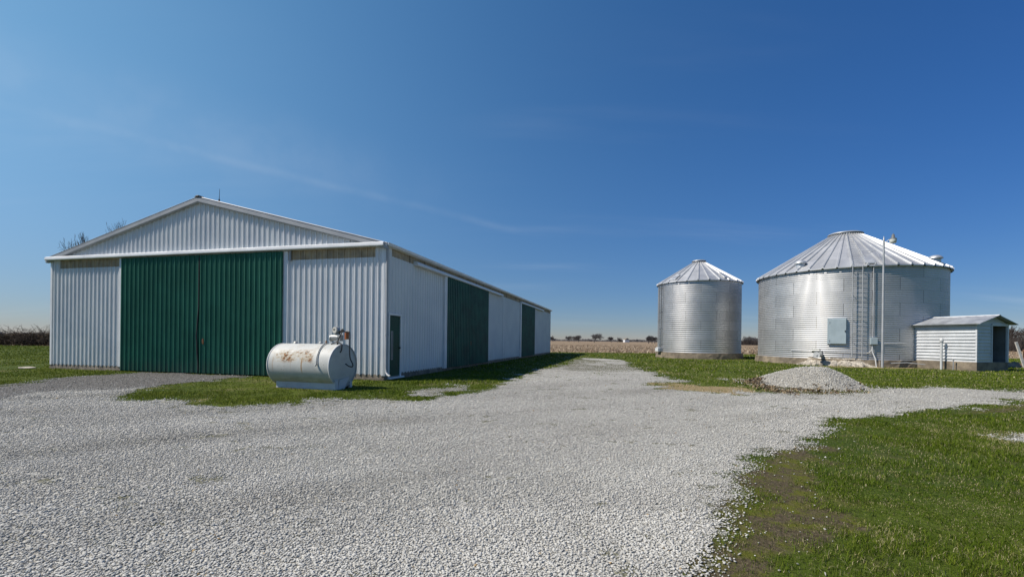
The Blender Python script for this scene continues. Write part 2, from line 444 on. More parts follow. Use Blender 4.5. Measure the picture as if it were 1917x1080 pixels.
# ------------------------------------------------------------------ mesh helpers
class MB:
    """collects shapes, then links them as ONE mesh object"""
    def __init__(s):
        s.v, s.f, s.sm = [], [], []

    def add(s, vs, fs, smooth=False):
        o = len(s.v)
        s.v += [tuple(p) for p in vs]
        s.f += [tuple(i + o for i in f) for f in fs]
        s.sm += [smooth] * len(fs)
        return s

    def box(s, a, b, M4=None):
        (x0, y0, z0), (x1, y1, z1) = a, b
        vs = [(x0, y0, z0), (x1, y0, z0), (x1, y1, z0), (x0, y1, z0), (x0, y0, z1), (x1, y0, z1), (x1, y1, z1), (x0, y1, z1)]
        if M4 is not None:
            vs = [M4 @ Vector(p) for p in vs]
        return s.add(vs, [(0, 3, 2, 1), (4, 5, 6, 7), (0, 1, 5, 4), (1, 2, 6, 5), (2, 3, 7, 6), (3, 0, 4, 7)])

    def prism(s, poly, a, b):
        """poly: list of points at station a and the same at b given by functions"""
        A = [a(p) for p in poly]
        B = [b(p) for p in poly]
        n = len(poly)
        fs = [(i, (i + 1) % n, n + (i + 1) % n, n + i) for i in range(n)]
        return s.add(A + B, fs + [tuple(range(n - 1, -1, -1)), tuple(range(n, 2 * n))])

    def tube(s, pts, rad, n=8, caps=True, smooth=True):
        pts = [Vector(p) for p in pts]
        rad = rad if isinstance(rad, (list, tuple)) else [rad] * len(pts)
        vs, fs = [], []
        up = None
        for i, p in enumerate(pts):
            t = (pts[min(i + 1, len(pts) - 1)] - pts[max(i - 1, 0)]).normalized()
            if up is None:
                up = Vector((0, 0, 1)) if abs(t.z) < 0.9 else Vector((1, 0, 0))
            x = t.cross(up).normalized()
            y = x.cross(t).normalized()
            up = y
            for j in range(n):
                a = 2 * PI * j / n
                vs.append(p + (x * math.cos(a) + y * math.sin(a)) * rad[i])
        for i in range(len(pts) - 1):
            for j in range(n):
                k2 = (j + 1) % n
                fs.append((i * n + j, i * n + k2, (i + 1) * n + k2, (i + 1) * n + j))
        s.add(vs, fs, smooth)
        if caps:
            s.add(vs[:n], [tuple(range(n))])
            s.add(vs[-n:], [tuple(range(n - 1, -1, -1))])
        return s

    def spline(s, pts, rad, n=8, sub=5):
        P_ = [Vector(p) for p in pts]
        P_ = [P_[0] * 2 - P_[1]] + P_ + [P_[-1] * 2 - P_[-2]]
        o_ = []
        for i in range(1, len(P_) - 2):
            a, b, c, d = P_[i - 1:i + 3]
            for j in range(sub):
                t = j / sub
                o_.append(0.5 * ((2 * b) + (c - a) * t + (2 * a - 5 * b + 4 * c - d) * t * t + (3 * b - a - 3 * c + d) * t ** 3))
        o_.append(P_[-2])
        return s.tube(o_, rad, n)

    def lathe(s, prof, n=32, M4=None, smooth=True):
        vs, fs = [], []
        for r, z in prof:
            for j in range(n):
                a = 2 * PI * j / n
                p = Vector((r * math.cos(a), r * math.sin(a), z))
                vs.append(M4 @ p if M4 is not None else p)
        for i in range(len(prof) - 1):
            for j in range(n):
                k2 = (j + 1) % n
                fs.append((i * n + j, i * n + k2, (i + 1) * n + k2, (i + 1) * n + j))
        return s.add(vs, fs, smooth)

    def build(s, name, mat, parent=None, loc=None, bevel=0.0):
        me = bpy.data.meshes.new(name)
        me.from_pydata(s.v, [], s.f)
        me.polygons.foreach_set('use_smooth', s.sm)
        me.update()
        o = bpy.data.objects.new(name, me)
        COL.objects.link(o)
        if isinstance(mat, str):
            mat = M[mat]
        me.materials.append(mat)
        if parent is not None:
            o.parent = parent
        if loc is not None:
            o.location = loc
        if bevel:
            md = o.modifiers.new('bevel', 'BEVEL')
            md.width = bevel
            md.segments = 2
            md.limit_method = 'ANGLE'
        return o


def np_mesh(name, verts, faces, mat, attrs=None, smooth=False, parent=None, loc=None):
    """fast mesh from arrays; faces all tris or all quads"""
    me = bpy.data.meshes.new(name)
    nv, (nf, kf) = len(verts), faces.shape
    me.vertices.add(nv)
    me.vertices.foreach_set('co', np.ascontiguousarray(verts, dtype=np.float32).ravel())
    me.loops.add(nf * kf)
    me.loops.foreach_set('vertex_index', np.ascontiguousarray(faces, dtype=np.int32).ravel())
    me.polygons.add(nf)
    me.polygons.foreach_set('loop_start', np.arange(0, nf * kf, kf, dtype=np.int32))
    if smooth:
        me.polygons.foreach_set('use_smooth', np.ones(nf, dtype=bool))
    me.update(calc_edges=True)
    for an, av in (attrs or {}).items():
        at = me.attributes.new(an, 'FLOAT', 'POINT')
        at.data.foreach_set('value', np.ascontiguousarray(av, dtype=np.float32))
    me.materials.append(M[mat])
    o = bpy.data.objects.new(name, me)
    COL.objects.link(o)
    if parent is not None:
        o.parent = parent
    if loc is not None:
        o.location = loc
    return o


def tag(o, label=None, cat=None, group=None, kind=None):
    if label: o['label'] = label
    if cat: o['category'] = cat
    if group: o['group'] = group
    if kind: o['kind'] = kind
    return o


def empty(name, loc, rz=0.0):
    o = bpy.data.objects.new(name, None)
    COL.objects.link(o)
    o.location = loc
    o.rotation_euler = (0, 0, rz)
    o.empty_display_size = 0.3
    return o


# ------------------------------------------------------------------ ground masks
def vnoise(x, y, seed=0):
    xi, yi = np.floor(x).astype(np.int64), np.floor(y).astype(np.int64)
    fx, fy = x - xi, y - yi
    fx, fy = fx * fx * (3 - 2 * fx), fy * fy * (3 - 2 * fy)

    def h(a, b):
        n = (a * 374761393 + b * 668265263 + seed * 974634777) & 0x7fffffff
        n = ((n ^ (n >> 13)) * 1274126177) & 0x7fffffff
        return ((n ^ (n >> 16)) & 0xffff) / 65535.0
    return (h(xi, yi) * (1 - fx) + h(xi + 1, yi) * fx) * (1 - fy) + (h(xi, yi + 1) * (1 - fx) + h(xi + 1, yi + 1) * fx) * fy


def fbm(x, y, sc, seed=0, oct=4):
    s, a, t = 0, 1.0, 0
    for i in range(oct):
        s = s + a * vnoise(x * sc, y * sc, seed + i)
        t += a
        a *= 0.55
        sc *= 2.03
    return s / t


def sdf(x, y, poly):
    """signed distance, positive inside"""
    P = np.array(poly, float)
    Q = np.roll(P, -1, 0)
    d = np.full(x.shape, 1e9)
    ins = np.zeros(x.shape, bool)
    for (ax, ay), (bx, by) in zip(P, Q):
        ex, ey = bx - ax, by - ay
        wx, wy = x - ax, y - ay
        t = np.clip((wx * ex + wy * ey) / (ex * ex + ey * ey + 1e-12), 0, 1)
        d = np.minimum(d, (wx - ex * t) ** 2 + (wy - ey * t) ** 2)
        c = ((ay <= y) & (y < by)) | ((by <= y) & (y < ay))
        with np.errstate(divide='ignore', invalid='ignore'):
            xx = ax + (y - ay) / (by - ay + 1e-12) * ex
        ins ^= c & (x < xx)
    d = np.sqrt(d)
    return np.where(ins, d, -d)


GRAVEL = [(-14.41, 12.79), (-15.14, 15.18), (-15.03, 17.5), (-15.3, 18.62), (-9.0, 17.0), (-9.48, 16.29), (-10.05, 14.11), (-9.89, 12.71), (-9.8, 11.93), (-9.55, 11.25),
          (-8.56, 10.43), (-7.52, 10.24), (-6.26, 9.55), (-5.68, 9.41), (-4.88, 9.78), (-4.83, 10.61), (-4.16, 10.81), (-3.38, 11.18), (-3.05, 11.21), (-2.23, 10.88),
          (-1.09, 12.82), (-0.42, 15.27), (1.13, 22.76), (3.83, 31.96), (5.38, 39.8), (6.62, 38.86), (8.69, 37.88), (9.02, 34.08), (8.2, 29.03), (6.35, 20.05),
          (6.49, 16.1), (6.55, 14.18), (6.81, 13.07), (8.03, 13.06), (9.25, 13.05), (10.47, 13.85), (11.97, 15.17), (15.1, 15.78), (15.69, 14.57), (17.5, 15.0), (22, 17.2), (23, 15.6), (17, 13.0),
          (13.88, 12.29), (12.45, 11.35), (10.43, 10.33), (9.03, 9.77), (7.85, 9.12), (6.33, 8.53), (5.12, 7.38), (4.11, 6.17), (3.49, 6.01), (3.02, 5.38), (2.48, 4.78), (2.2, 4.13),
          (2.03, 4.02), (1.85, 3.6), (1.55, 3.21), (1.21, 2.82), (0.9, 1.5), (0.6, -6), (-30, -6), (-30, 5), (-17, 10.0)]
APRON = [(-14.41, 12.79), (-15.14, 15.18), (-15.03, 17.5), (-15.3, 18.62), (-9.0, 17.0), (-9.48, 16.29), (-10.05, 14.11), (-10.1, 12.98), (-10.66, 12.36), (-11.5, 12.01), (-11.95, 11.59), (-11.74, 10.43), (-15, 8.2), (-24, 5.5), (-30, 5), (-17, 10.2)]
DIRT = [(3.54, 6.1), (4.18, 6.28), (3.29, 4.8), (2.9, 4.16), (2.79, 3.84), (2.26, 3.4), (2.01, 3.19), (1.29, 2.82), (0.9, 1.0), (0.7, 1.0), (1.15, 2.82), (1.55, 3.21), (1.85, 3.6), (2.03, 4.03), (2.17, 4.14), (2.45, 4.79), (3.0, 5.38)]
TAN = [(4.68, 16.08), (5.7, 16.01), (6.47, 15.16), (7.42, 14.93), (7.37, 13.54), (6.35, 12.77), (5.7, 13.37), (4.7, 14.14)]
PILEB = [(8.63, 16.78), (10.85, 19.0), (12.13, 15.81), (11.3, 14.08), (9.23, 12.9), (7.94, 12.9), (7.62, 13.7)]
MOUND = [(19.5, 29.9), (19.5, 27.7), (23.83, 27.29), (25.4, 26.6), (25.0, 28.5), (22.5, 29.2)]
PATCH = [(-3.05, 11.65), (-2.7, 12.92), (-1.88, 14.22), (-1.19, 13.97), (-1.33, 12.93), (-2.11, 11.4)]
PATCHR = [(7.53, 7.18), (8.1, 7.37), (8.9, 7.37), (8.6, 6.8), (8.03, 6.8), (7.56, 6.81), (7.47, 7.03)]
PATH = [(-0.3, 41.8), (2.0, 40.66), (5.02, 38.51), (5.57, 40.48), (2.1, 42.3), (-0.1, 43.0)]
TUFTS = [(5.14, 11.85), (5.86, 12.36), (6.71, 12.33), (6.5, 11.44), (5.64, 11.08), (5.05, 11.22)]
RDIRT = [(10.26, 10.16), (12.34, 11.25), (13.95, 12.19), (13.5, 11.2), (11.11, 9.9), (10.13, 9.64), (8.6, 9.33)]

TH = math.atan2(213.5, 850)
SV = np.array([math.sin(TH), math.cos(TH)])
LV = np.array([-math.cos(TH), math.sin(TH)])
BC = np.array([-4.424, 15.759])
BIGC, BIGR = (25.04, 34.22), 5.72
SMC, SMR = (17.25, 42.10), 3.58


def ss(a, lo, hi):
    t = np.clip((a - lo) / (hi - lo), 0, 1)
    return t * t * (3 - 2 * t)


def cover(x, y):
    """0..1 how far the gravel covers the soil here"""
    g = np.maximum.reduce([sdf(x, y, GRAVEL), sdf(x, y, PATCH) * 0.7, sdf(x, y, PATH) * 0.7, sdf(x, y, PATCHR)])
    g = g - np.maximum(sdf(x, y, TUFTS) + 0.25, 0) * 1.3
    g = np.minimum(g, 0.12 - sdf(x, y, TAN) * 0.9 + (fbm(x, y, 2.4, 13) - 0.5) * 0.9)
    g = g - 0.16 * (1 - ss(y, 6.0, 9.0)) * (x > 0.3) * (x < 6)
    wob = (fbm(x, y, 0.9, 3) - 0.5) * 0.55 + (fbm(x, y, 3.7, 9) - 0.5) * 0.35
    wid = np.clip(0.30 + 0.02 * y, 0.12, 0.8)
    # the lane beyond the barn is thin and weedy
    thin = ss(y, 15, 30) * 0.55 * ss(fbm(x * 0.6, y * 0.5, 0.9, 17), 0.40, 0.58) * ss(-g, -4.2, -0.5) + ss(-g, -1.3, 0.1) * 0.5 * ss(fbm(x, y, 1.3, 19), 0.38, 0.6) * ss(y, 3, 9)
    return np.clip(0.5 + (g + wob * np.clip(0.35 + 0.05 * y, 0.4, 1.3)) / (2 * wid) - thin, 0, 1)


def track(x, y):
    """broad worn bands where wheels pack and dirty the stone"""
    u_, v_ = x * 0.86 + y * 0.51, -x * 0.51 + y * 0.86
    return (fbm(u_ * 0.10, v_ * 0.75, 1.0, 27) - 0.5) * 0.75 + (fbm(x, y, 0.8, 29) - 0.5) * 0.35


def smudge(x, y):
    return ss(fbm(x + 3.1, y * 1.6, 2.6, 23, 5), 0.655, 0.75)


def apron_cover(x, y):
    return np.clip(0.5 + (sdf(x, y, APRON) + (fbm(x, y, 1.1, 21) - 0.5) * 0.9) / 1.1, 0, 1)


def barn_uv(x, y):
    return (x - BC[0]) * SV[0] + (y - BC[1]) * SV[1], (x - BC[0]) * LV[0] + (y - BC[1]) * LV[1]


def built(x, y):
    """True inside a footprint"""
    u, v = barn_uv(x, y)
    b = (u > -0.02) & (u < 35.4) & (v > -0.02) & (v < 16.0)
    b |= (x - BIGC[0]) ** 2 + (y - BIGC[1]) ** 2 < (BIGR + 0.2) ** 2
    b |= (x - SMC[0]) ** 2 + (y - SMC[1]) ** 2 < (SMR + 0.15) ** 2
    return b


def field_edge(x):
    return np.interp(x, [-120, -60, 10, 30, 57, 200], [58.5, 58.0, 55.6, 56.4, 51.5, 48]) + (fbm(x, x * 0, 0.4, 5) - 0.5) * 0.8


def dirt_of(x, y):
    d = np.clip(0.5 + (sdf(x, y, DIRT) + 0.08 + (fbm(x, y, 2.2, 31) - 0.5) * 1.0) / 0.8, 0, 1)
    d = np.maximum(d, np.clip(0.5 + sdf(x, y, PILEB) / 0.8, 0, 1) * 0.85)
    d = np.maximum(d, np.clip(0.5 + sdf(x, y, RDIRT) / 0.8, 0, 1) * 0.8)
    e = np.clip(0.5 - np.abs(sdf(x, y, GRAVEL)) / 0.6, 0, 1)
    d = np.maximum(d, e * 0.75)
    tx, ty = x + 5.95, y - 13.3
    d = np.maximum(d, np.clip(1.3 - np.sqrt((tx / 1.45) ** 2 + (ty / 0.75) ** 2), 0, 1) * 0.8)
    u, v = barn_uv(x, y)
    bd = np.maximum(np.maximum(-u, u - 35.4), np.maximum(-v, v - 16.0))
    d = np.maximum(d, np.clip(0.75 - bd / 0.5, 0, 0.75) * (bd > -0.5))
    return d


def tan_of(x, y):
    t = np.clip(0.5 + (sdf(x, y, TAN) + (fbm(x, y, 1.4, 41) - 0.5) * 0.8) / 0.7, 0, 1)
    t = np.maximum(t, np.clip(0.5 + sdf(x, y, MOUND) / 0.7, 0, 1) * 0.7)
    t = np.maximum(t, ss(fbm(x, y, 0.55, 51), 0.60, 0.72) * 0.42 * (y < 30))
    return t


def graded(lo, hi, step, far, n):
    inner = np.arange(lo, hi + 1e-6, step)
    g = np.geomspace(step * 2, far, n)
    return np.concatenate([(lo - g)[::-1], inner, hi + g])


def grid_mesh(xs, ys):
    X, Y = np.meshgrid(xs, ys)
    nx, ny = len(xs), len(ys)
    i = np.arange((ny - 1) * (nx - 1))
    a = (i // (nx - 1)) * nx + i % (nx - 1)
    return X.ravel(), Y.ravel(), np.stack([a, a + 1, a + nx + 1, a + nx], 1)


# ground: one sheet to the horizon
xs = graded(-22, 34, 0.16, 6000, 40)
ys = graded(-3, 46, 0.16, 6000, 40)
gx, gy, gf = grid_mesh(xs, ys)
g = np_mesh('lawn', np.stack([gx, gy, gx * 0], 1), gf, 'lawn', {'dirt': dirt_of(gx, gy), 'tan': tan_of(gx, gy)})
tag(g, kind='structure')

# gravel yard and lane
gx, gy, gf = grid_mesh(np.arange(-30, 24.01, 0.12), np.arange(-6, 44.01, 0.12))
cv_ = cover(gx, gy)
ap_ = apron_cover(gx, gy)
bu = built(gx, gy)
weed = np.clip(smudge(gx, gy) * 0.75 + ss(fbm(gx, gy, 0.22, 61), 0.45, 0.7) * 0.3 + ss(gy, 15, 26) * 0.95 * ss(fbm(gx * 0.7, gy * 0.6, 0.8, 93), 0.40, 0.58) + np.clip(1 - sdf(gx, gy, GRAVEL) / 1.2, 0, 1) * 0.5, 0, 1)


def sub(mask, name, z, mat, attrs):
    fm = mask[gf].any(1)
    f2 = gf[fm]
    used = np.unique(f2)
    re = np.full(len(gx), -1)
    re[used] = np.arange(len(used))
    v = np.stack([gx[used], gy[used], np.full(len(used), z)], 1)
    return tag(np_mesh(name, v, re[f2], mat, {a: b[used] for a, b in attrs.items()}), kind='structure')


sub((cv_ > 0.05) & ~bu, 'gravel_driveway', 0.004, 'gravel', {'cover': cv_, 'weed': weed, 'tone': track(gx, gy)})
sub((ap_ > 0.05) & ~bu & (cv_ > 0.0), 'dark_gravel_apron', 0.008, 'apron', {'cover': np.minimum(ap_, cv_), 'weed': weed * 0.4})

# harvested field
fx = np.concatenate([-np.geomspace(6000, 130, 22), np.arange(-120, 121, 2.0), np.geomspace(130, 6000, 22)])
e = field_edge(fx)
t = np.concatenate([[0, 1, 2, 4, 7, 11, 16, 25, 40], np.geomspace(60, 5900, 24)])
V = np.stack([np.tile(fx, len(t)), (e[None, :] + t[:, None]).ravel(), np.full(len(fx) * len(t), 0.006)], 1)
nx = len(fx)
i = np.arange((len(t) - 1) * (nx - 1))
a = (i // (nx - 1)) * nx + i % (nx - 1)
tag(np_mesh('stubble_field', V, np.stack([a, a + 1, a + nx + 1, a + nx], 1), 'field'), kind='structure')


# ------------------------------------------------------------------ barn
barn = tag(empty('pole_barn', (BC[0], BC[1], 0), math.atan2(SV[1], SV[0])),
           'long white ribbed steel pole barn with green sliding doors and a low gable roof', 'barn')
LEN, WID, EAVE, PEAK = 35.4, 16.0, 4.72, 6.80
PITCH = 0.2286
PROF = [(0.0, 0.0), (0.020, 0.024), (0.048, 0.024), (0.068, 0.0), (0.112, 0.0), (0.118, 0.006), (0.130, 0.006), (0.136, 0.0), (0.166, 0.0), (0.172, 0.006), (0.184, 0.006), (0.190, 0.0)]


def rib_sheet(mb, u0, u1, zb, zt, place, off=0.0, brk=(), h=1.75, phase=0.0):
    us = []
    i = math.floor((u0 - phase) / PITCH)
    while i * PITCH + phase < u1:
        for du, dn in PROF:
            u = i * PITCH + phase + du
            if u0 < u < u1:
                us.append((u, dn * h))
        i += 1
    us = [(u0, 0.0)] + us + [(u1, 0.0)] + [(b, 0.0) for b in brk if u0 < b < u1]
    us.sort()
    vs, fs = [], []
    for u, n in us:
        a = zb(u) if callable(zb) else zb
        b = zt(u) if callable(zt) else zt
        vs += [place(u, off + n, a), place(u, off + n, b)]
    for j in range(len(us) - 1):
        fs.append((2 * j, 2 * j + 2, 2 * j + 3, 2 * j + 1))
    mb.add(vs, fs)
    return mb


PF = lambda u, n, z: (-n, u, z)          # front gable wall, n outwards
PS = lambda u, n, z: (u, -n, z)          # right-hand long wall
gable = lambda u: EAVE + (PEAK - EAVE) * (1 - abs(u - WID / 2) / (WID / 2)) - 0.02


def pbox(mb, place, u0, u1, n0, n1, z0, z1):
    P = [place(u0, n0, z0), place(u1, n1, z1)]
    lo = [min(P[0][i], P[1][i]) for i in range(3)]
    hi = [max(P[0][i], P[1][i]) for i in range(3)]
    return mb.box(lo, hi)


SK = 0.17
mb = MB()
rib_sheet(mb, 0, 0.39, SK, 4.66, PF)
rib_sheet(mb, 0.39, 3.94, SK, 4.29, PF)
rib_sheet(mb, 3.94, 12.05, SK, 4.66, PF)
rib_sheet(mb, 12.05, 15.5, SK, 4.29, PF)
rib_sheet(mb, 15.5, 16.0, SK, 4.66, PF)
rib_sheet(mb, 0, 16.0, 4.66, gable, PF, 0.004, brk=(8.0,))
mb.build('gable_wall', 'white', barn)
mb = MB()
rib_sheet(mb, 0, 0.20, SK, 4.70, PS, 0, h=1.3)
rib_sheet(mb, 0.20, 0.45, 4.38, 4.66, PS, 0, h=1.3)
rib_sheet(mb, 0.20, 1.14, 2.34, 4.38, PS, 0, h=1.3)
rib_sheet(mb, 1.14, LEN, SK, 4.38, PS, 0, h=1.3)
mb.build('long_wall', 'white', barn)
mb = MB()
rib_sheet(mb, 0, LEN, SK, 4.70, lambda u, n, z: (u, WID + n, z))
mb.build('long_wall', 'white', barn)
mb = MB()
rib_sheet(mb, 0, WID, SK, gable, lambda u, n, z: (LEN + n, u, z), brk=(8.0,))
mb.build('gable_wall', 'white', barn)
for u0, u1, z1 in ((0.39, 3.94, 4.64), (12.05, 15.5, 4.64)):
    mb = MB()
    rib_sheet(mb, u0, u1, 4.29, z1, PF, 0.002)
    mb.build('skylight_strip', 'fibre', barn)
mb = MB()
rib_sheet(mb, 0.45, LEN - 0.4, 4.38, 4.64, PS, 0.002, h=0.8)
mb.build('skylight_strip', 'fibre', barn)
# vertical laps dividing the long strip
for i in range(1, 26):
    mb = MB()
    pbox(mb, PS, 0.45 + i * 1.33, 0.49 + i * 1.33, 0.0, 0.028, 4.37, 4.65)
    mb.build('strip_batten', 'board', barn)
# roof: sloping slab with ribbed sheets on top
sl = (PEAK - EAVE) / (WID / 2)
for sgn in (-1, 1):
    mb = MB()
    ye = -0.14 if sgn < 0 else WID + 0.14
    zt = lambda y: PEAK + 0.05 - sl * abs(y - WID / 2)
    x0, x1 = -0.16, LEN + 0.16
    us, i = [(x0, 0.0)], 0
    while x0 + i * PITCH < x1 - 0.1:
        for du, dn in PROF:
            us.append((x0 + i * PITCH + du + 0.01, dn))
        i += 1
    us.append((x1, 0.0))
    vs, fs = [], []
    for u, n in us:
        vs += [(u, ye, zt(ye) + n), (u, WID / 2, zt(WID / 2) + n)]
    for j in range(len(us) - 1):
        fs.append((2 * j, 2 * j + 2, 2 * j + 3, 2 * j + 1))
    mb.add(vs, fs)
    d = 0.035
    a = [(x, y, zt(y) - q) for q in (d, 0.004) for x, y in ((x0 + .02, ye), (x1 - .02, ye), (x1 - .02, WID / 2), (x0 + .02, WID / 2))]
    mb.add(a, [(0, 3, 2, 1), (4, 5, 6, 7), (0, 1, 5, 4), (1, 2, 6, 5), (2, 3, 7, 6), (3, 0, 4, 7)])
    mb.build('roof', 'roofsteel', barn)
mb = MB()
zr = PEAK + 0.05
mb.prism([(8 - .16, zr - .16 * sl + .035), (8, zr + .045), (8 + .16, zr - .16 * sl + .035), (8, zr + .028)],
         lambda p: (-0.175, p[0], p[1]), lambda p: (LEN + 0.175, p[0], p[1]))
mb.build('ridge_cap', 'roofsteel', barn)
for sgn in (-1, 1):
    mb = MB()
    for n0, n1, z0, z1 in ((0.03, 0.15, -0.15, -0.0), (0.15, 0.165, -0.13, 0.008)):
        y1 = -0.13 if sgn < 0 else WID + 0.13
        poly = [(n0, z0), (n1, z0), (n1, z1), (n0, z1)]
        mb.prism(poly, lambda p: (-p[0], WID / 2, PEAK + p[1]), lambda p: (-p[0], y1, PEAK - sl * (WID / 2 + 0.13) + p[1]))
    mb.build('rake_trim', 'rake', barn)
# front door track cover
mb = MB()
SEC = [(0.03, 4.79), (0.17, 4.785), (0.225, 4.75), (0.235, 4.66), (0.215, 4.635), (0.03, 4.635)]
mb.prism(SEC, lambda p: (-p[0], -0.03, p[1]), lambda p: (-p[0], 16.08, p[1]))
mb.build('track_cover', 'trim', barn)
# long-wall track covers
for a, b in ((2.09, 14.9), (20.5, 30.4)):
    mb = MB()
    mb.prism([(p, z - 0.31) for p, z in SEC], lambda p: (a, -p[0] * 0.9, p[1]), lambda p: (b, -p[0] * 0.9, p[1]))
    mb.build('track_cover', 'trim', barn)
# gutter along the eave
mb = MB()
mb.prism([(0.14, 4.655), (0.24, 4.665), (0.26, 4.755), (0.245, 4.755), (0.225, 4.685), (0.14, 4.675)], lambda p: (-0.13, -p[0] + 0.06, p[1]), lambda p: (LEN + 0.13, -p[0] + 0.06, p[1]))
mb.box((-0.13, -0.079, 4.64), (LEN + 0.13, -0.031, 4.745))
mb.build('gutter', 'trim', barn)


# sliding doors
def slide(place, u0, u1, z0, z1, n0=0.10, hand=None, bow=0.0):
    mb = MB()
    pbox(mb, place, u0, u1, n0 - 0.03, n0, z0, z1 - 0.01)
    rib_sheet(mb, u0, u1, z0 - 0.03, z1, place, n0 + 0.003, phase=u0, h=1.7 if place is PF else 2.6)
    o = mb.build('sliding_door', 'green' if place is PF else 'greenskylit', barn)
    if hand:
        h = MB()
        c = place(hand, n0 + 0.055, 1.25)
        h.tube([place(hand, n0 + 0.02, 1.36), place(hand, n0 + 0.075, 1.33), place(hand, n0 + 0.075, 1.19), place(hand, n0 + 0.02, 1.16)], 0.011, 6)
        pbox(h, place, hand - 0.02, hand + 0.02, n0 + 0.036, n0 + 0.042, 1.15, 1.37)
        h.build('handle', 'rusty', o)
    return o


d1 = slide(PF, 7.93, 11.93, 0.07, 4.60)
d2 = slide(PF, 4.14, 7.90, 0.07, 4.60, hand=7.68)
slide(PS, 5.45, 8.44, 0.16, 4.33)
slide(PS, 8.47, 11.75, 0.16, 4.33, hand=8.62)
slide(PS, 20.85, 25.95, 0.16, 4.33)
# warped meeting rubber between the two big leaves
mb = MB()
mb.tube([(-0.115, 7.915, 0.12), (-0.14, 7.95, 0.9), (-0.15, 7.98, 1.5), (-0.12, 7.925, 2.6), (-0.11, 7.915, 4.5)], 0.028, 6)
mb.build('weather_strip', 'rubber', barn)
# trims, posts
for place, u0, u1, n1, z0, z1 in ((PF, 11.95, 12.05, 0.085, SK, 4.62), (PF, 3.93, 4.11, 0.06, SK, 4.62), (PF, 15.92, 16.03, 0.04, SK, 4.62),
                                  (PS, 5.10, 5.40, 0.115, 0.12, 4.32), (PS, 15.50, 15.60, 0.05, 0.30, 4.37), (PS, 20.42, 20.72, 0.13, 0.10, 4.40), (PS, 11.82, 11.90, 0.08, 0.16, 4.32), (PS, 26.02, 26.10, 0.08, 0.16, 4.32)):
    mb = MB()
    pbox(mb, place, u0, u1, 0.0, n1, z0, z1)
    mb.build('door_post', 'trim', barn, bevel=0.006)
for p0, p1 in (((-0.035, -0.035, SK - .02), (0.13, 0.11, 4.62)), ((LEN - 0.11, -0.035, SK - .02), (LEN + 0.035, 0.12, 4.62))):
    mb = MB()
    mb.box(p0, p1)
    mb.build('corner_trim', 'trim', barn, bevel=0.008)
# little hinged bracket hanging below the track
mb = MB()
pbox(mb, PF, 3.80, 3.87, 0.03, 0.09, 4.25, 4.63)
mb.build('track_stop', 'rake', barn)
# splash boards
rs = random.Random(3)
mb = MB()
for u0, u1 in ((0.0, 4.1), (12.0, 16.05)):
    pbox(mb, PF, u0, u1, -0.03, 0.012, -0.05, 0.20)
    u = u0
    while u < u1 - 0.3:
        L = min(rs.uniform(1.2, 2.4), u1 - u)
        pbox(mb, PF, u, u + L - 0.015, 0.012, 0.035 + rs.uniform(0, 0.02), -0.02, rs.uniform(0.055, 0.085))
        u += L
pbox(mb, PS, 0.0, LEN, -0.03, 0.006, -0.05, 0.21)
u = 1.3
while u < LEN - 0.5:
    L = rs.uniform(1.0, 2.6)
    if not (5.2 < u < 12 or 20 < u < 26):
        pbox(mb, PS, u, min(u + L - 0.02, LEN), 0.006, 0.02 + rs.uniform(0, 0.015), -0.02, rs.uniform(0.06, 0.13))
    u += L
mb.build('splash_board', 'board', barn)
# entry door
mb = MB()
pbox(mb, PS, 0.28, 1.06, -0.02, 0.012, 0.12, 2.26)
ed = mb.build('entry_door', 'doorgreen', barn, bevel=0.004)
mb = MB()
pbox(mb, PS, 0.20, 0.28, 0.0, 0.05, 0.08, 2.28)
pbox(mb, PS, 1.06, 1.14, 0.0, 0.05, 0.08, 2.28)
pbox(mb, PS, 0.20, 1.14, 0.0, 0.055, 2.28, 2.36)
pbox(mb, PS, 0.18, 1.30, 0.0, 0.10, 0.02, 0.08)
mb.build('frame', 'trim', ed, bevel=0.004)
mb = MB()
pbox(mb, PS, 0.44, 0.53, 0.012, 0.016, 0.72, 1.70)
gp = mb.build('pane', 'glass', ed)
mb = MB()
for a, b, c, d in ((0.42, 0.44, 0.70, 1.72), (0.53, 0.55, 0.70, 1.72), (0.44, 0.53, 0.70, 0.72), (0.44, 0.53, 1.70, 1.72)):
    pbox(mb, PS, a, b, 0.0125, 0.024, c, d)
mb.build('pane_trim', 'rake', ed)
mb = MB()
mb.tube([PS(0.985, 0.01, 1.12), PS(0.985, 0.06, 1.12)], 0.018, 8)
mb.tube([PS(0.985, 0.055, 1.12), PS(0.985, 0.095, 1.12)], [0.032, 0.022], 10)
mb.build('handle', 'dark', ed)
# downspout with an elbow kicking out at the foot
mb = MB()
mb.tube([(-0.05, -0.11, 4.66), (-0.02, -0.085, 4.45), (-0.02, -0.08, 0.42), (-0.05, -0.10, 0.28), (-0.12, -0.20, 0.20), (-0.20, -0.34, 0.17)], 0.038, 8)
mb.tube([(-0.02, -0.08, 1.55), (-0.02, -0.08, 1.62)], 0.052, 8)
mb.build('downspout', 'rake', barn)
# lightning rod
mb = MB()
mb.tube([(0.45, 7.62, PEAK + 0.06), (0.45, 7.60, PEAK + 0.52)], [0.012, 0.006], 6)
mb.tube([(0.45, 7.62, PEAK + 0.03), (0.45, 7.62, PEAK + 0.10)], 0.03, 8)
mb.build('lightning_rod', 'dark', barn)
# vent cap on the ridge end
mb = MB()
mb.box((-0.19, 7.92, PEAK + 0.03), (0.05, 8.08, PEAK + 0.10))
mb.build('ridge_end_cap', 'dark', barn, bevel=0.02)


# ------------------------------------------------------------------ grain bins
def bin_pt(th, r, z):
    return (r * math.cos(R(th)), r * math.sin(R(th)), z)


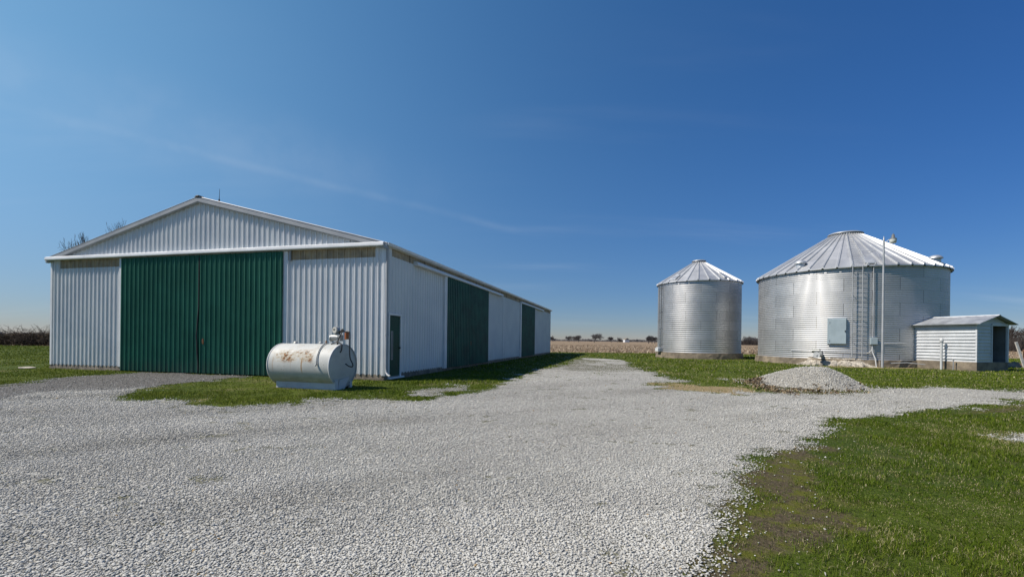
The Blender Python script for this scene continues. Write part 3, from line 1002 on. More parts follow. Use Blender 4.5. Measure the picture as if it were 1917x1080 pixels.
def corrug(mb, r, z0, z1, pitch=0.108, amp=0.0085, n=176):
    rows = int((z1 - z0) / pitch * 6)
    z = np.linspace(z0, z1, rows + 1)
    rr = r + amp * np.sin(2 * PI * (z - z0) / pitch)
    mb.lathe(list(zip(rr, z)), n)


def cone_roof(mb, ro, zo, ri, zi, panels, ribh, ribw, phase=0.0):
    """sheet-metal cone of flat panels with a raised standing rib at each joint"""
    st = []
    for i in range(panels):
        a = 2 * PI * i / panels + phase
        st.append((a, ribw, ribh))
    def ringv(r, z, tw):
        vs = []
        for a, wd, h in st:
            d = min(wd / r, 2 * PI / panels * 0.3)
            for da, hh in ((-d, 0.0), (-d * 0.6, h * tw), (d * 0.6, h * tw), (d, 0.0)):
                vs.append(((r) * math.cos(a + da), (r) * math.sin(a + da), z + hh))
        return vs
    rows = [(ro, zo, 1.0), (ro * 0.62 + ri * 0.38, zo * 0.62 + zi * 0.38, 0.9), (ri, zi, 0.7)]
    n = 4 * panels
    vs = []
    # turned-down lip at the eave
    lip = [(x * 1.0, y * 1.0, z - 0.075) for x, y, z in ringv(ro, zo, 0.6)]
    vs += lip
    for r, z, tw in rows:
        vs += ringv(r, z, tw)
    fs = []
    for k2 in range(len(rows)):
        for j in range(n):
            j2 = (j + 1) % n
            fs.append((k2 * n + j, k2 * n + j2, (k2 + 1) * n + j2, (k2 + 1) * n + j))
    mb.add(vs, fs)
    # underside
    mb.lathe([(ro - 0.04, zo - 0.02), (ri, zi - 0.05)], panels * 2)


def roof_pt(th, f, ro, zo, ri, zi, up=0.0):
    r = ro + (ri - ro) * f
    return Vector((r * math.cos(R(th)), r * math.sin(R(th)), zo + (zi - zo) * f + up))


big = tag(empty('grain_bin', (BIGC[0], BIGC[1], 0)), 'wide silver corrugated grain bin with wall ladder, grey door cabinet and ribbed cone roof', 'grain bin')
small = tag(empty('grain_bin', (SMC[0], SMC[1], 0)), 'smaller narrow silver corrugated grain bin standing alone at the end of the gravel lane', 'grain bin')


def rough_base(mb, r, z0, z1, amp, n=140, seed=1):
    prof = [(r + 0.05, z0), (r + 0.04, z0 + (z1 - z0) * .35), (r + 0.02, z0 + (z1 - z0) * .7), (r, z1), (r - 0.25, z1 + 0.01)]
    vs, fs = [], []
    rg = np.random.default_rng(seed)
    for i, (rr, z) in enumerate(prof):
        for j in range(n):
            a = 2 * PI * j / n
            d = amp * float(rg.normal()) * (1 if i < 4 else 0)
            vs.append(((rr + d) * math.cos(a), (rr + d) * math.sin(a), z + (d * 0.6 if 0 < i < 4 else 0)))
    for i in range(len(prof) - 1):
        for j in range(n):
            j2 = (j + 1) % n
            fs.append((i * n + j, i * n + j2, (i + 1) * n + j2, (i + 1) * n + j))
    mb.add(vs, fs)


# big bin
mb = MB(); rough_base(mb, BIGR + 0.16, -0.1, 0.44, 0.012); mb.build('foundation', 'concrete', big)
# crumbled lime rubble heaped against the footing in front
mb = MB()
vs, fs = [], []
na, nr = 90, 9
rg = np.random.default_rng(5)
for i in range(na + 1):
    th = -152 + i * (41 / na)
    hgt = 0.44 * min(1, min(i, na - i) / 14) * (0.85 + 0.25 * float(vnoise(np.array([i * 0.35]), np.array([0.3]), 4)[0]))
    for j in range(nr + 1):
        f = j / nr
        rr = BIGR + 0.02 + f * (0.35 + 0.45 * float(vnoise(np.array([i * 0.2]), np.array([7.3]), 4)[0]))
        z = 0.02 + hgt * (1 - f) ** 0.8 + float(rg.normal()) * 0.022 * (1 - f * 0.3) + (0.06 if j == 0 else 0)
        if j == nr: z = -0.03
        vs.append(bin_pt(th + float(rg.normal()) * 0.12, rr, z))
for i in range(na):
    for j in range(nr):
        a0 = i * (nr + 1) + j
        fs.append((a0, a0 + 1, a0 + nr + 2, a0 + nr + 1))
mb.add(vs, fs)
mb.build('rubble_footing', 'limestone', big)
mb = MB(); corrug(mb, BIGR, 0.42, 6.42, 0.135, 0.0100); mb.build('bin_wall', 'galv', big)
RO, ZO, RI, ZI = 5.90, 6.46, 1.02, 9.52
NP = 46
mb = MB(); cone_roof(mb, RO, ZO, RI, ZI, NP, 0.11, 0.075, R(-122.4)); mb.build('bin_roof', 'binroof', big)
mb = MB()
mb.lathe([(0.0, ZI + 0.30), (0.5, ZI + 0.285), (0.95, ZI + 0.24), (1.10, ZI + 0.17), (1.13, ZI + 0.12), (1.10, ZI + 0.11), (1.06, ZI + 0.12)], 40)
mb.lathe([(0.99, ZI - 0.02), (0.99, ZI + 0.13)], 40)
mb.build('roof_cap', 'steel', big)
# mushroom vents
for th, f in ((-155.0, 0.13), (-62.0, 0.13), (-93, 0.93)):
    if f > 0.5: continue
    c = roof_pt(th, f, RO, ZO, RI, ZI, 0.0)
    mb = MB()
    mt = Matrix.Translation(c)
    mb.lathe([(0.0, 0.42), (0.13, 0.41), (0.25, 0.375), (0.34, 0.31), (0.385, 0.225), (0.39, 0.19), (0.36, 0.17), (0.28, 0.18)], 28, mt)
    mb.lathe([(0.28, -0.15), (0.28, 0.2)], 24, mt)
    mb.build('roof_vent', 'steel', big)
# roof hatch: half-moon lid leaning in its frame
c0, c1 = -117.4 + 1.5, -117.4 + 7.0
mb = MB()
P = lambda th, f, up: roof_pt(th, f, RO, ZO, RI, ZI, up)
vs = []
for up in (0.02, 0.17):
    for th, f in ((c0, 0.04), (c1, 0.04), (c1 - .5, 0.17), (c0 + .5, 0.17)):
        vs.append(P(th, f, up if f < 0.1 else up * 0.8))
mb.add(vs, [(0, 3, 2, 1), (4, 5, 6, 7), (0, 1, 5, 4), (1, 2, 6, 5), (2, 3, 7, 6), (3, 0, 4, 7)])
hatch = mb.build('roof_hatch', 'steel', big, bevel=0.02)
mb = MB()
vs = [P(c0 + .4, 0.015, 0.14), P(c1 - .4, 0.015, 0.14), P(c1 - .8, 0.09, 0.20), P(c0 + .8, 0.09, 0.20), P(c0 + .4, 0.015, 0.06), P(c1 - .4, 0.015, 0.06), P(c1 - .8, 0.09, 0.12), P(c0 + .8, 0.09, 0.12)]
mb.add(vs, [(0, 1, 2, 3), (7, 6, 5, 4), (0, 4, 5, 1), (1, 5, 6, 2), (2, 6, 7, 3), (3, 7, 4, 0)])
mb.build('hatch_lip', 'steel', hatch)
mb = MB()
mb.tube([P(-116.5, 0.36, 0.16), P(-104.5, 0.30, 0.22)], 0.022, 6)
mb.tube([P(-104.5, 0.30, 0.22), P(-107, 0.02, 0.16)], 0.015, 6)
mb.build('hatch_rope_bar', 'steel', big)


# ladders
def ladder(parent, tha, thb, r, z0, z1, rungs, stand, mat='polemetal', braces=(), rad=0.02):
    mb = MB()
    for th in (tha, thb):
        mb.tube([bin_pt(th, r + stand, z0), bin_pt(th, r + stand, z1)], rad, 6)
    for i in range(rungs):
        z = z0 + 0.25 + (z1 - z0 - 0.3) * i / (rungs - 1)
        mb.tube([bin_pt(tha, r + stand, z), bin_pt(thb, r + stand, z)], 0.012, 6)
    for z in braces:
        for th in (tha, thb):
            mb.tube([bin_pt(th, r - 0.02, z - 0.12), bin_pt(th, r + stand, z)], 0.016, 5)
    return mb.build('wall_ladder', mat, parent)


ladder(big, -122.3, -117.3, BIGR, 0.62, 6.45, 19, 0.24, braces=(1.7, 3.15, 4.7, 6.2), rad=0.028)
mb = MB()
ra, rb = -122.4, -122.4 + 360 / NP
for th in (ra, rb):
    mb.tube([P(th, 0.0, 0.12), P(th, 0.97, 0.12)], 0.022, 6)
for i in range(17):
    f = 0.02 + 0.93 * i / 16
    mb.tube([P(ra, f, 0.13), P(rb, f, 0.13)], 0.014, 5)
mb.build('roof_ladder', 'steel', big)


# access door cabinet
def radial(th, r, z):
    """frame with x to the right along the wall, y outwards, z up"""
    o = Vector(bin_pt(th, r, z))
    e = Vector((math.cos(R(th)), math.sin(R(th)), 0))
    x = Vector((-e.y, e.x, 0))
    return Matrix(((x.x, e.x, 0, o.x), (x.y, e.y, 0, o.y), (0, 0, 1, o.z), (0, 0, 0, 1)))


F = radial(-130.0, BIGR, 1.42)
mb = MB()
mb.box((-0.52, -0.08, 0.0), (0.50, 0.15, 1.68), F)
dr = mb.build('access_door', 'cabinet', big, bevel=0.012)
mb = MB()
mb.box((-0.37, 0.153, 0.03), (0.485, 0.175, 1.65), F)
lid = mb.build('door_leaf', 'cabinet', dr, bevel=0.008)
mb = MB()
mb.box((0.41, 0.178, 0.80), (0.46, 0.21, 0.90), F)
mb.build('handle', 'dark', dr)
for z in (0.15, 1.35):
    mb = MB()
    mb.tube([F @ Vector((-0.40, 0.165, z)), F @ Vector((-0.40, 0.165, z + 0.15))], 0.016, 6)
    mb.build('hinge', 'steel', dr)
# conduit, junction box, feed pipe, ground cable
mb = MB()
pts = [bin_pt(-111.6, BIGR + 0.11, 1.84), bin_pt(-111.6, BIGR + 0.11, 6.30), bin_pt(-110.6, BIGR + 0.18, 6.62)]
mb.tube(pts, 0.032, 8)
mb.tube([bin_pt(-111.6, BIGR, 4.1), bin_pt(-111.6, BIGR + 0.12, 4.1)], 0.02, 6)
mb.build('conduit', 'polemetal', big)
F = radial(-111.2, BIGR + 0.02, 1.42)
mb = MB(); mb.box((-0.19, 0.0, 0.0), (0.19, 0.19, 0.44), F)
jb = mb.build('junction_box', 'cabinet', big, bevel=0.012)
mb = MB(); mb.box((-0.17, 0.191, 0.02), (0.17, 0.204, 0.42), F); mb.build('box_lid', 'cabinet', jb, bevel=0.005)
mb = MB()
mb.tube([bin_pt(-111.9, BIGR + 0.12, 1.43), bin_pt(-112.0, BIGR + 0.13, 1.0), bin_pt(-110.9, BIGR + 0.30, 0.55), bin_pt(-110.6, BIGR + 0.42, -0.05)], 0.034, 8)
mb.tube([bin_pt(-112.2, BIGR + 0.12, 1.1), bin_pt(-113.4, BIGR + 0.10, 0.90), bin_pt(-115, BIGR + 0.07, 0.86)], 0.024, 6)
mb.build('conduit', 'pvc', big)
mb = MB()
mb.tube([bin_pt(-115 - i * 1.0, BIGR + 0.05, 0.86 + 0.002 * i) for i in range(44)], 0.016, 6)
mb.build('conduit', 'steel', big)
mb = MB()
mb.tube([bin_pt(-109.3 + i * 1.0, BIGR + 0.05, 1.50 + 0.002 * i) for i in range(17)], 0.02, 6)
mb.build('conduit', 'pvc', big)
# unloading tube poking out of the wall, with motor and pulley
F = radial(-138.5, BIGR, 0.70)
mb = MB()
mb.tube([F @ Vector((0, -0.1, 0.0)), F @ Vector((0, 0.95, 0.0))], 0.115, 16)
ut = mb.build('unloading_tube', 'steel', big)
mb = MB()
mb.tube([F @ Vector((-0.02, 0.97, 0.0)), F @ Vector((-0.02, 1.02, 0.0))], 0.20, 24)
mb.tube([F @ Vector((-0.02, 1.02, 0.0)), F @ Vector((-0.02, 1.06, 0.0))], 0.05, 12)
mb.build('pulley', 'pvc', ut)
mb = MB()
mb.tube([F @ Vector((-0.28, 0.82, 0.27)), F @ Vector((0.12, 0.82, 0.27))], [0.12, 0.12], 14)
mb.tube([F @ Vector((-0.33, 0.82, 0.27)), F @ Vector((-0.28, 0.82, 0.27))], 0.085, 12)
mb.box((-0.2, 0.76, 0.1), (0.06, 0.9, 0.18), F)
mb.box((0.12, 0.72, 0.02), (0.26, 0.98, 0.24), F)
mb.build('motor', 'pump', ut)

# small bin
mb = MB(); rough_base(mb, SMR + 0.13, -0.1, 0.50, 0.008, 100, 2); mb.build('foundation', 'concrete', small)
mb = MB(); corrug(mb, SMR, 0.49, 6.72, 0.18, 0.0115, n=144); mb.build('bin_wall', 'galvs', small)
RO2, ZO2, RI2, ZI2 = 3.72, 6.76, 0.52, 8.78
mb = MB(); cone_roof(mb, RO2, ZO2, RI2, ZI2, 26, 0.10, 0.068, R(-113)); mb.build('bin_roof', 'binroof', small)
mb = MB()
mb.lathe([(0.0, ZI2 + 0.27), (0.3, ZI2 + 0.26), (0.52, ZI2 + 0.22), (0.62, ZI2 + 0.15), (0.63, ZI2 + 0.11), (0.6, ZI2 + 0.1)], 32)
mb.lathe([(0.5, ZI2 - 0.02), (0.5, ZI2 + 0.13)], 32)
mb.build('roof_cap', 'steel', small)
for th in (-72.0, -150.0):
    a, b = roof_pt(th - 5, 0.06, RO2, ZO2, RI2, ZI2), roof_pt(th + 5, 0.06, RO2, ZO2, RI2, ZI2)
    c, d = roof_pt(th + 4.5, 0.30, RO2, ZO2, RI2, ZI2), roof_pt(th - 4.5, 0.30, RO2, ZO2, RI2, ZI2)
    u = Vector((0, 0, 0.02)); t2 = Vector((0, 0, 0.13))
    mb = MB()
    mb.add([a + u, b + u, c + u, d + u, a + t2, b + t2, c + t2, d + t2], [(0, 3, 2, 1), (4, 5, 6, 7), (0, 1, 5, 4), (1, 2, 6, 5), (2, 3, 7, 6), (3, 0, 4, 7)])
    mb.build('roof_hatch', 'steel', small, bevel=0.02)
ladder(small, -175.5, -169.0, SMR, 0.55, 6.75, 21, 0.16, 'lampcap', braces=(1.2, 2.7, 4.2, 6.4), rad=0.025)
mb = MB()
mb.box((SMR - 0.1, -0.32, 0.55), (SMR + 0.42, 0.32, 0.86), Matrix.Rotation(R(186), 4, 'Z'))
mb.tube([Vector(bin_pt(186, SMR + 0.25, 0.86)), Vector(bin_pt(186, SMR + 0.25, 0.95))], 0.2, 14)
mb.build('aeration_fan', 'shedwhite', small, bevel=0.02)
mb = MB()
mb.tube([bin_pt(183, SMR + 0.14, 0.9), bin_pt(183, SMR + 0.14, 2.5)], 0.03, 6)
mb.build('conduit', 'polemetal', small)

# ------------------------------------------------------------------ pump shed by the big bin
SA = R(-15)
fx_ = Vector((math.cos(-SA), -math.sin(SA) * -1 * -1, 0))
fr = Vector((0.966, 0.259, 0)); sdv = Vector((-0.259, 0.966, 0))
shed = tag(empty('metal_shed', (26.10, 25.50, 0), math.atan2(fr.y, fr.x)), 'little white ribbed metal shed with open dark doorway attached to the big grain bin', 'shed')
SW, SL, SH, SB = 2.53, 4.2, 2.68, 0.5
# local x along the door front, local y back towards the bin


def hrib(mb, place, u0, u1, z0, z1, pitch=0.19):
    """horizontal ribbed sheet: flat pans with a rolled bead at each lap"""
    z = z0
    rows = []
    while z < z1 - 1e-4:
        rows += [(z, 0.0), (z + pitch * 0.66, 0.0), (z + pitch * 0.78, 0.048), (z + pitch * 0.92, 0.048), (z + pitch * 0.97, 0.0)]
        z += pitch
    rows = [q for q in rows if q[0] < z1] + [(z1, 0.0)]
    vs, fs = [], []
    for zz, n in rows:
        a = u0(zz) if callable(u0) else u0
        b = u1(zz) if callable(u1) else u1
        vs += [place(a, n, zz), place(b, n, zz)]
    for j in range(len(rows) - 1):
        fs.append((2 * j, 2 * j + 1, 2 * j + 3, 2 * j + 2))
    mb.add(vs, fs)


SPF = lambda u, n, z: (u, -n, z)
SPS = lambda u, n, z: (-n, u, z)
mb = MB(); mb.box((-0.03, -0.03, -0.1), (SW + 0.03, SL - 0.1, SB)); mb.build('foundation', 'concrete', shed, bevel=0.015)
mb = MB(); hrib(mb, SPS, 0.0, SL, SB, SH); mb.build('side_wall', 'shedwhite', shed)
mb = MB(); hrib(mb, lambda u, n, z: (SW + n, u, z), 0.0, SL, SB, SH); mb.build('side_wall', 'shedwhite', shed)
PKH = 3.12
mb = MB()
hrib(mb, SPF, 0.0, 1.18, SB, SH)
sl2 = (PKH - SH) / (SW / 2)
hrib(mb, SPF, lambda z: max(0, (z - SH) / sl2 - 0.0), lambda z: SW - max(0, (z - SH) / sl2), SH, PKH - 0.03)
mb.build('front_wall', 'shedwhite', shed)
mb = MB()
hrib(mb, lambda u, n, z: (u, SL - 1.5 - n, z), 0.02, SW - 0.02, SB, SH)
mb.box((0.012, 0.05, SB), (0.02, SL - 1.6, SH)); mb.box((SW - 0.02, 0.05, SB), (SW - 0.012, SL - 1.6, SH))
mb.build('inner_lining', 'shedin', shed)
mb = MB()
mb.box((1.16, -0.045, SB), (1.22, 0.03, 2.56)); mb.box((SW - 0.07, -0.045, SB), (SW + 0.03, 0.05, SH)); mb.box((1.16, -0.055, 2.56), (SW - 0.07, 0.03, SH + 0.02))
mb.build('door_frame', 'shedwhite', shed)
mb = MB(); mb.box((-0.032, -0.032, SB), (0.05, 0.05, SH)); mb.build('corner_trim', 'shedwhite', shed)
for sg in (-1, 1):
    mb = MB()
    xe = SW / 2 + sg * (SW / 2 + 0.30)
    ze = PKH + 0.05 - sl2 * (SW / 2 + 0.30) * 0.92
    prof = []
    vs, fs = [], []
    ny = 22
    for i in range(ny + 1):
        y = -0.32 + (SL + 0.32) * i / ny
        b = 0.012 if i % 2 else 0.0
        vs += [(xe, y, ze + b), (SW / 2, y, PKH + 0.05 + b)]
    for i in range(ny):
        fs.append((2 * i, 2 * i + 1, 2 * i + 3, 2 * i + 2))
    mb.add(vs, fs)
    vs = [(xe, -0.32, ze - 0.03), (SW / 2, -0.32, PKH + 0.02), (SW / 2, SL, PKH + 0.02), (xe, SL, ze - 0.03)]
    vs += [(a, b, c + 0.026) for a, b, c in vs]
    mb.add(vs, [(0, 1, 2, 3), (7, 6, 5, 4), (0, 4, 5, 1), (1, 5, 6, 2), (2, 6, 7, 3), (3, 7, 4, 0)])
    mb.build('roof', 'shedroof', shed)
mb = MB()
mb.prism([(-0.12, 3.135), (0, 3.20), (0.12, 3.135), (0, 3.18)], lambda p: (SW / 2 + p[0], -0.33, p[1]), lambda p: (SW / 2 + p[0], SL, p[1]))
mb.build('ridge_cap', 'shedwhite', shed)

# vent pipe standing in front of the shed, short steel stake beside it
pp = MB()
pp.tube([(0, 0, -0.1), (0, 0, 1.72)], 0.058, 14)
vp = tag(pp.build('vent_pipe', 'pvc', loc=(25.40, 26.85, 0)), 'white plastic standpipe with a rounded cap in front of the shed side wall', 'pipe')
mb = MB(); mb.lathe([(0.074, 1.60), (0.09, 1.62), (0.092, 1.74), (0.07, 1.83), (0.03, 1.87), (0.0, 1.875)], 16); mb.build('pipe_cap', 'pvc', vp)
mb = MB(); mb.tube([(0, 0, -0.1), (0.005, 0, 0.62)], 0.022, 8); mb.box((-0.04, -0.03, 0.55), (0.04, 0.03, 0.64))
tag(mb.build('steel_stake', 'steel', loc=(25.62, 26.35, 0)), 'short thin steel stake beside the white standpipe', 'stake')
mb = MB(); mb.box((-0.07, -0.07, -0.1), (0.07, 0.07, 0.42)); mb.box((-0.08, -0.08, 0.42), (0.08, 0.08, 0.45))
tag(mb.build('wooden_post', 'board', loc=(23.02, 28.35, 0), bevel=0.01), 'stubby grey wooden post behind the foot of the yard light pole', 'post')
mb = MB(); mb.tube([(0, 0, 0.05), (0.75, -0.35, 0.12), (1.5, -0.75, 0.03)], 0.022, 8)
tag(mb.build('loose_pipe', 'polemetal', loc=(23.45, 28.15, 0.22)), 'thin loose pipe lying slanted against the bin footing right of the light pole', 'pipe')

# ------------------------------------------------------------------ yard light
yl = tag(empty('yard_light', (22.94, 28.10, 0), 0), 'tall thin grey pole carrying a yard light in front of the wide bin', 'street lamp')
mb = MB()
mb.tube([(0, 0, -0.1), (0.0, 0, 2.6), (0.0, 0, 7.9)], [0.072, 0.064, 0.05], 12)
mb.build('pole', 'polemetal', yl)
mb = MB(); mb.tube([(0, 0, 7.9), (0, 0, 8.12)], [0.05, 0.015], 10)
mb.build('pole_cap', 'steel', yl)
mb = MB()
ax = Vector((0.80, -0.60, 0)).normalized()
mb.tube([Vector((0, 0, 7.62)), ax * 0.10 + Vector((0, 0, 7.74)), ax * 0.22 + Vector((0, 0, 7.86)), ax * 0.36 + Vector((0, 0, 7.92))], 0.022, 8)
mb.build('lamp_arm', 'polemetal', yl)
lc = Matrix.Translation(ax * 0.44 + Vector((0, 0, 7.92))) @ Matrix.Diagonal((0.62, 0.62, 0.85, 1)) @ Matrix.Translation((0, 0, -7.95))
mb = MB()
mb.lathe([(0.0, 8.34), (0.035, 8.34), (0.04, 8.26), (0.12, 8.24), (0.14, 8.03), (0.30, 7.94), (0.31, 7.92), (0.28, 7.915)], 24, lc)
lh = mb.build('lamp_head', 'lampcap', yl)
mb = MB()
mb.lathe([(0.285, 7.93), (0.30, 7.84), (0.27, 7.70), (0.22, 7.63), (0.0, 7.615)], 24, lc)
mb.build('lamp_globe', 'lampglass', lh)

# ------------------------------------------------------------------ fuel tank
tk = tag(empty('fuel_tank', (-5.84, 13.32, 0), math.atan2(-0.30, 0.954)), 'rusty white cylindrical fuel tank with pump and hose on grass by barn corner', 'fuel tank')
HL, TR, TZ = 1.06, 0.612, 0.665
mx = Matrix.Translation((0, 0, TZ)) @ Matrix.Rotation(R(90), 4, 'Y')
mb = MB()
mb.lathe([(0.0, -HL - 0.012), (0.3, -HL - 0.01), (TR - 0.03, -HL), (TR, -HL + 0.01), (TR, -0.4), (TR + 0.001, 0.4), (TR, HL - 0.01), (TR - 0.03, HL), (0.3, HL + 0.01), (0.0, HL + 0.012)], 64, mx)
body = mb.build('tank_body', 'tank', tk)
md = body.modifiers.new('es', 'EDGE_SPLIT'); md.split_angle = R(35)
for x in (-HL, HL):
    mb = MB()
    mb.lathe([(TR - 0.02, x - 0.018), (TR + 0.008, x - 0.018), (TR + 0.008, x + 0.018), (TR - 0.02, x + 0.018)], 64, mx)
    mb.build('end_rim', 'skid', tk)
mb = MB()
for sgn in (-1, 1):
    y0, y1 = sgn * 0.36, sgn * 0.375
    mb.box((-0.96, min(y0, y1), 0.0), (1.0, max(y0, y1), 0.19))
    mb.box((-0.96, min(sgn * 0.30, y1), -0.02), (1.0, max(sgn * 0.30, y1) - 0.001, 0.012))
mb.box((-0.955, -0.36, 0.0), (-0.93, 0.36, 0.12))
mb.box((0.90, -0.36, 0.0), (0.93, 0.36, 0.12))
mb.build('skid', 'skid', tk, bevel=0.005)
mb = MB()
vs = []
for x in (1.085, 1.10):
    vs += [(x, -0.24, 0.0), (x, 0.02, 0.0), (x, 0.24, 0.34), (x, -0.20, 0.27)]
mb.add(vs, [(0, 3, 2, 1), (4, 5, 6, 7), (0, 1, 5, 4), (1, 2, 6, 5), (2, 3, 7, 6), (3, 0, 4, 7)])
mb.box((1.0, -0.385, 0.0), (1.105, -0.25, 0.27))
mb.box((1.01, 0.28, 0.02), (1.09, 0.38, 0.2))
mb.build('end_bracket', 'skid', tk)
for x, kind in ((-0.62, 0), (0.28, 1), (0.47, 2)):
    mb = MB()
    mt = Matrix.Translation((x, 0, TZ + TR))
    if kind == 0:
        mb.lathe([(0.065, -0.02), (0.065, 0.03), (0.05, 0.035), (0.05, 0.055), (0.0, 0.06)], 14, mt)
        mb.box((-0.06 + x, -0.012, TZ + TR + 0.055), (0.06 + x, 0.012, TZ + TR + 0.075))
    elif kind == 1:
        mb.lathe([(0.05, -0.02), (0.05, 0.03), (0.035, 0.06), (0.0, 0.07)], 14, mt)
    else:
        mb.lathe([(0.025, -0.02), (0.025, 0.05), (0.018, 0.09), (0.0, 0.10)], 10, mt)
    mb.build('filler_cap', 'pump' if kind < 2 else 'rusty', tk)
# bent vent pipe strapped round the shell
mb = MB()
pts = []
for i in range(12):
    a = R(86 - i * 7.2)
    pts.append((0.68 + (0.02 * i - 0.22) * 0.6, -math.cos(a) * (TR + 0.03), TZ + math.sin(a) * (TR + 0.03)))
mb.tube(pts, 0.016, 8)
mb.tube([pts[-1], (pts[-1][0] - 0.01, pts[-1][1] - 0.03, pts[-1][2] - 0.06)], 0.026, 8)
mb.build('side_pipe', 'pump', tk)
# pump head at the right end
top = TZ + TR
n_before = set(bpy.data.objects)
pmp = MB()
pmp.tube([(0.98, 0.0, top - 0.02), (0.98, 0.0, top + 0.12)], 0.035, 10)
pmp.tube([(0.80, 0.0, top + 0.19), (1.04, 0.0, top + 0.19)], 0.085, 16)
pmp.tube([(0.765, 0.0, top + 0.17), (0.80, 0.0, top + 0.17)], 0.10, 12)
pmp.box((1.0, -0.07, top + 0.09), (1.12, 0.07, top + 0.27))
pmp.tube([(0.94, 0.0, top + 0.25), (0.94, 0.0, top + 0.36)], 0.04, 10)
pump = pmp.build('fuel_pump', 'pump', tk)
mb = MB()
mb.tube([(0.93, -0.06, top + 0.40), (0.95, 0.05, top + 0.40)], 0.105, 24)
meter = mb.build('meter', 'pump', pump)
mb = MB()
mb.tube([(0.927, -0.072, top + 0.40), (0.929, -0.0605, top + 0.40)], 0.085, 24)
mb.build('dial', 'dial', meter)
mb = MB(); mb.box((0.885, -0.078, top + 0.405), (0.97, -0.0725, top + 0.435)); mb.build('dial_window', 'dark', meter)
mb = MB()
mb.tube([(1.31, -0.02, top + 0.14), (1.31, -0.02, top + 0.33)], 0.058, 14)
mb.build('filter', 'filter', pump)
mb = MB()
mb.tube([(1.03, 0, top + 0.36), (1.2, -0.01, top + 0.37), (1.31, -0.02, top + 0.36), (1.40, -0.02, top + 0.35)], 0.022, 8)
mb.tube([(1.31, -0.02, top + 0.33), (1.31, -0.02, top + 0.365)], 0.045, 10)
mb.build('outlet_pipe', 'dark', pump)
mb = MB()
mb.spline([(1.02, -0.02, top + 0.24), (1.17, -0.05, top + 0.42), (1.20, -0.06, top + 0.38), (1.08, -0.11, top + 0.1), (1.07, -0.13, top - 0.12)]
        + [(1.15 - 0.09 * math.cos(R(a)), -0.14, top - 0.10 - 0.14 * math.sin(R(a))) for a in range(0, 181, 30)]
        + [(1.22, -0.13, top + 0.0), (1.05, -0.12, top + 0.06), (0.88, -0.14, top + 0.0)], 0.016, 8)
mb.spline([(1.40, -0.02, top + 0.35), (1.415, -0.02, top + 0.22), (1.41, -0.02, top - 0.1), (1.43, -0.02, top - 0.38), (1.52, -0.02, top - 0.56), (1.51, -0.02, top - 0.63), (1.40, -0.03, top - 0.62), (1.30, -0.05, top - 0.55)], 0.016, 8)
mb.build('hose', 'rubber', pump)


for o_ in set(bpy.data.objects) - n_before:
    if o_.parent == tk or o_ is pump:
        o_.location.x -= 0.12


# ------------------------------------------------------------------ stones, grass, stubble
ICO_V = np.array([(0, -1, 1.618), (0, 1, 1.618), (0, -1, -1.618), (0, 1, -1.618), (1, 1.618, 0), (-1, 1.618, 0), (1, -1.618, 0), (-1, -1.618, 0), (1.618, 0, 1), (1.618, 0, -1), (-1.618, 0, 1), (-1.618, 0, -1)]) / 1.902
ICO_F = np.array([(0, 8, 1), (0, 1, 10), (0, 10, 7), (0, 7, 6), (0, 6, 8), (1, 8, 4), (1, 4, 5), (1, 5, 10), (2, 3, 9), (2, 11, 3), (2, 9, 6), (2, 6, 7), (2, 7, 11), (3, 4, 9), (3, 5, 4), (3, 11, 5), (4, 8, 9), (5, 11, 10), (6, 9, 8), (7, 10, 11)])
OCT_V = np.array([(1, 0, 0), (-1, 0, 0), (0, 1, 0), (0, -1, 0), (0, 0, 1), (0, 0, -1)], float)
OCT_F = np.array([(0, 2, 4), (2, 1, 4), (1, 3, 4), (3, 0, 4), (2, 0, 5), (1, 2, 5), (3, 1, 5), (0, 3, 5)])


def rand_rot(n):
    q = rng.normal(size=(n, 4))
    q /= np.linalg.norm(q, axis=1, keepdims=True)
    w_, x, y, z = q.T
    return np.stack([np.stack([1 - 2 * (y * y + z * z), 2 * (x * y - z * w_), 2 * (x * z + y * w_)], 1),
                     np.stack([2 * (x * y + z * w_), 1 - 2 * (x * x + z * z), 2 * (y * z - x * w_)], 1),
                     np.stack([2 * (x * z - y * w_), 2 * (y * z + x * w_), 1 - 2 * (x * x + y * y)], 1)], 1)


def stones(name, pos, size, ico=True, parent=None, tint=None, lay=0.82):
    n = len(pos)
    BV, BF = (ICO_V, ICO_F) if ico else (OCT_V, OCT_F)
    sc = np.stack([rng.uniform(0.85, 1.35, n), rng.uniform(0.65, 1.0, n), rng.uniform(0.28, 0.55, n)], 1) * size[:, None]
    base = BV[None] * (1 + rng.uniform(-0.28, 0.28, (n, len(BV), 1)))
    v = base * sc[:, None, :]
    Rm = rand_rot(n)
    # most chips lie flat-ish: blend random tilt with a plain turn
    a = rng.uniform(0, 2 * PI, n)
    Z = np.zeros((n, 3, 3)); Z[:, 0, 0] = np.cos(a); Z[:, 0, 1] = -np.sin(a); Z[:, 1, 0] = np.sin(a); Z[:, 1, 1] = np.cos(a); Z[:, 2, 2] = 1
    flat = rng.random(n) < lay
    Rm[flat] = Z[flat]
    tl = rng.normal(0, 0.26, n)
    v = np.einsum('nij,nkj->nki', Rm, v)
    v[:, :, 2] += v[:, :, 0] * np.where(flat, tl, 0)[:, None]
    v += pos[:, None, :]
    f = (BF[None] + (np.arange(n) * len(BV))[:, None, None]).reshape(-1, 3)
    if tint is None:
        tint = np.clip(rng.normal(0.58, 0.15, n) + track(pos[:, 0], pos[:, 1]), 0, 0.97)
        tint[rng.random(n) < 0.002] = 1.0
    return np_mesh(name, v.reshape(-1, 3), f, 'stone', {'tint': np.repeat(tint, len(BV))}, parent=parent)


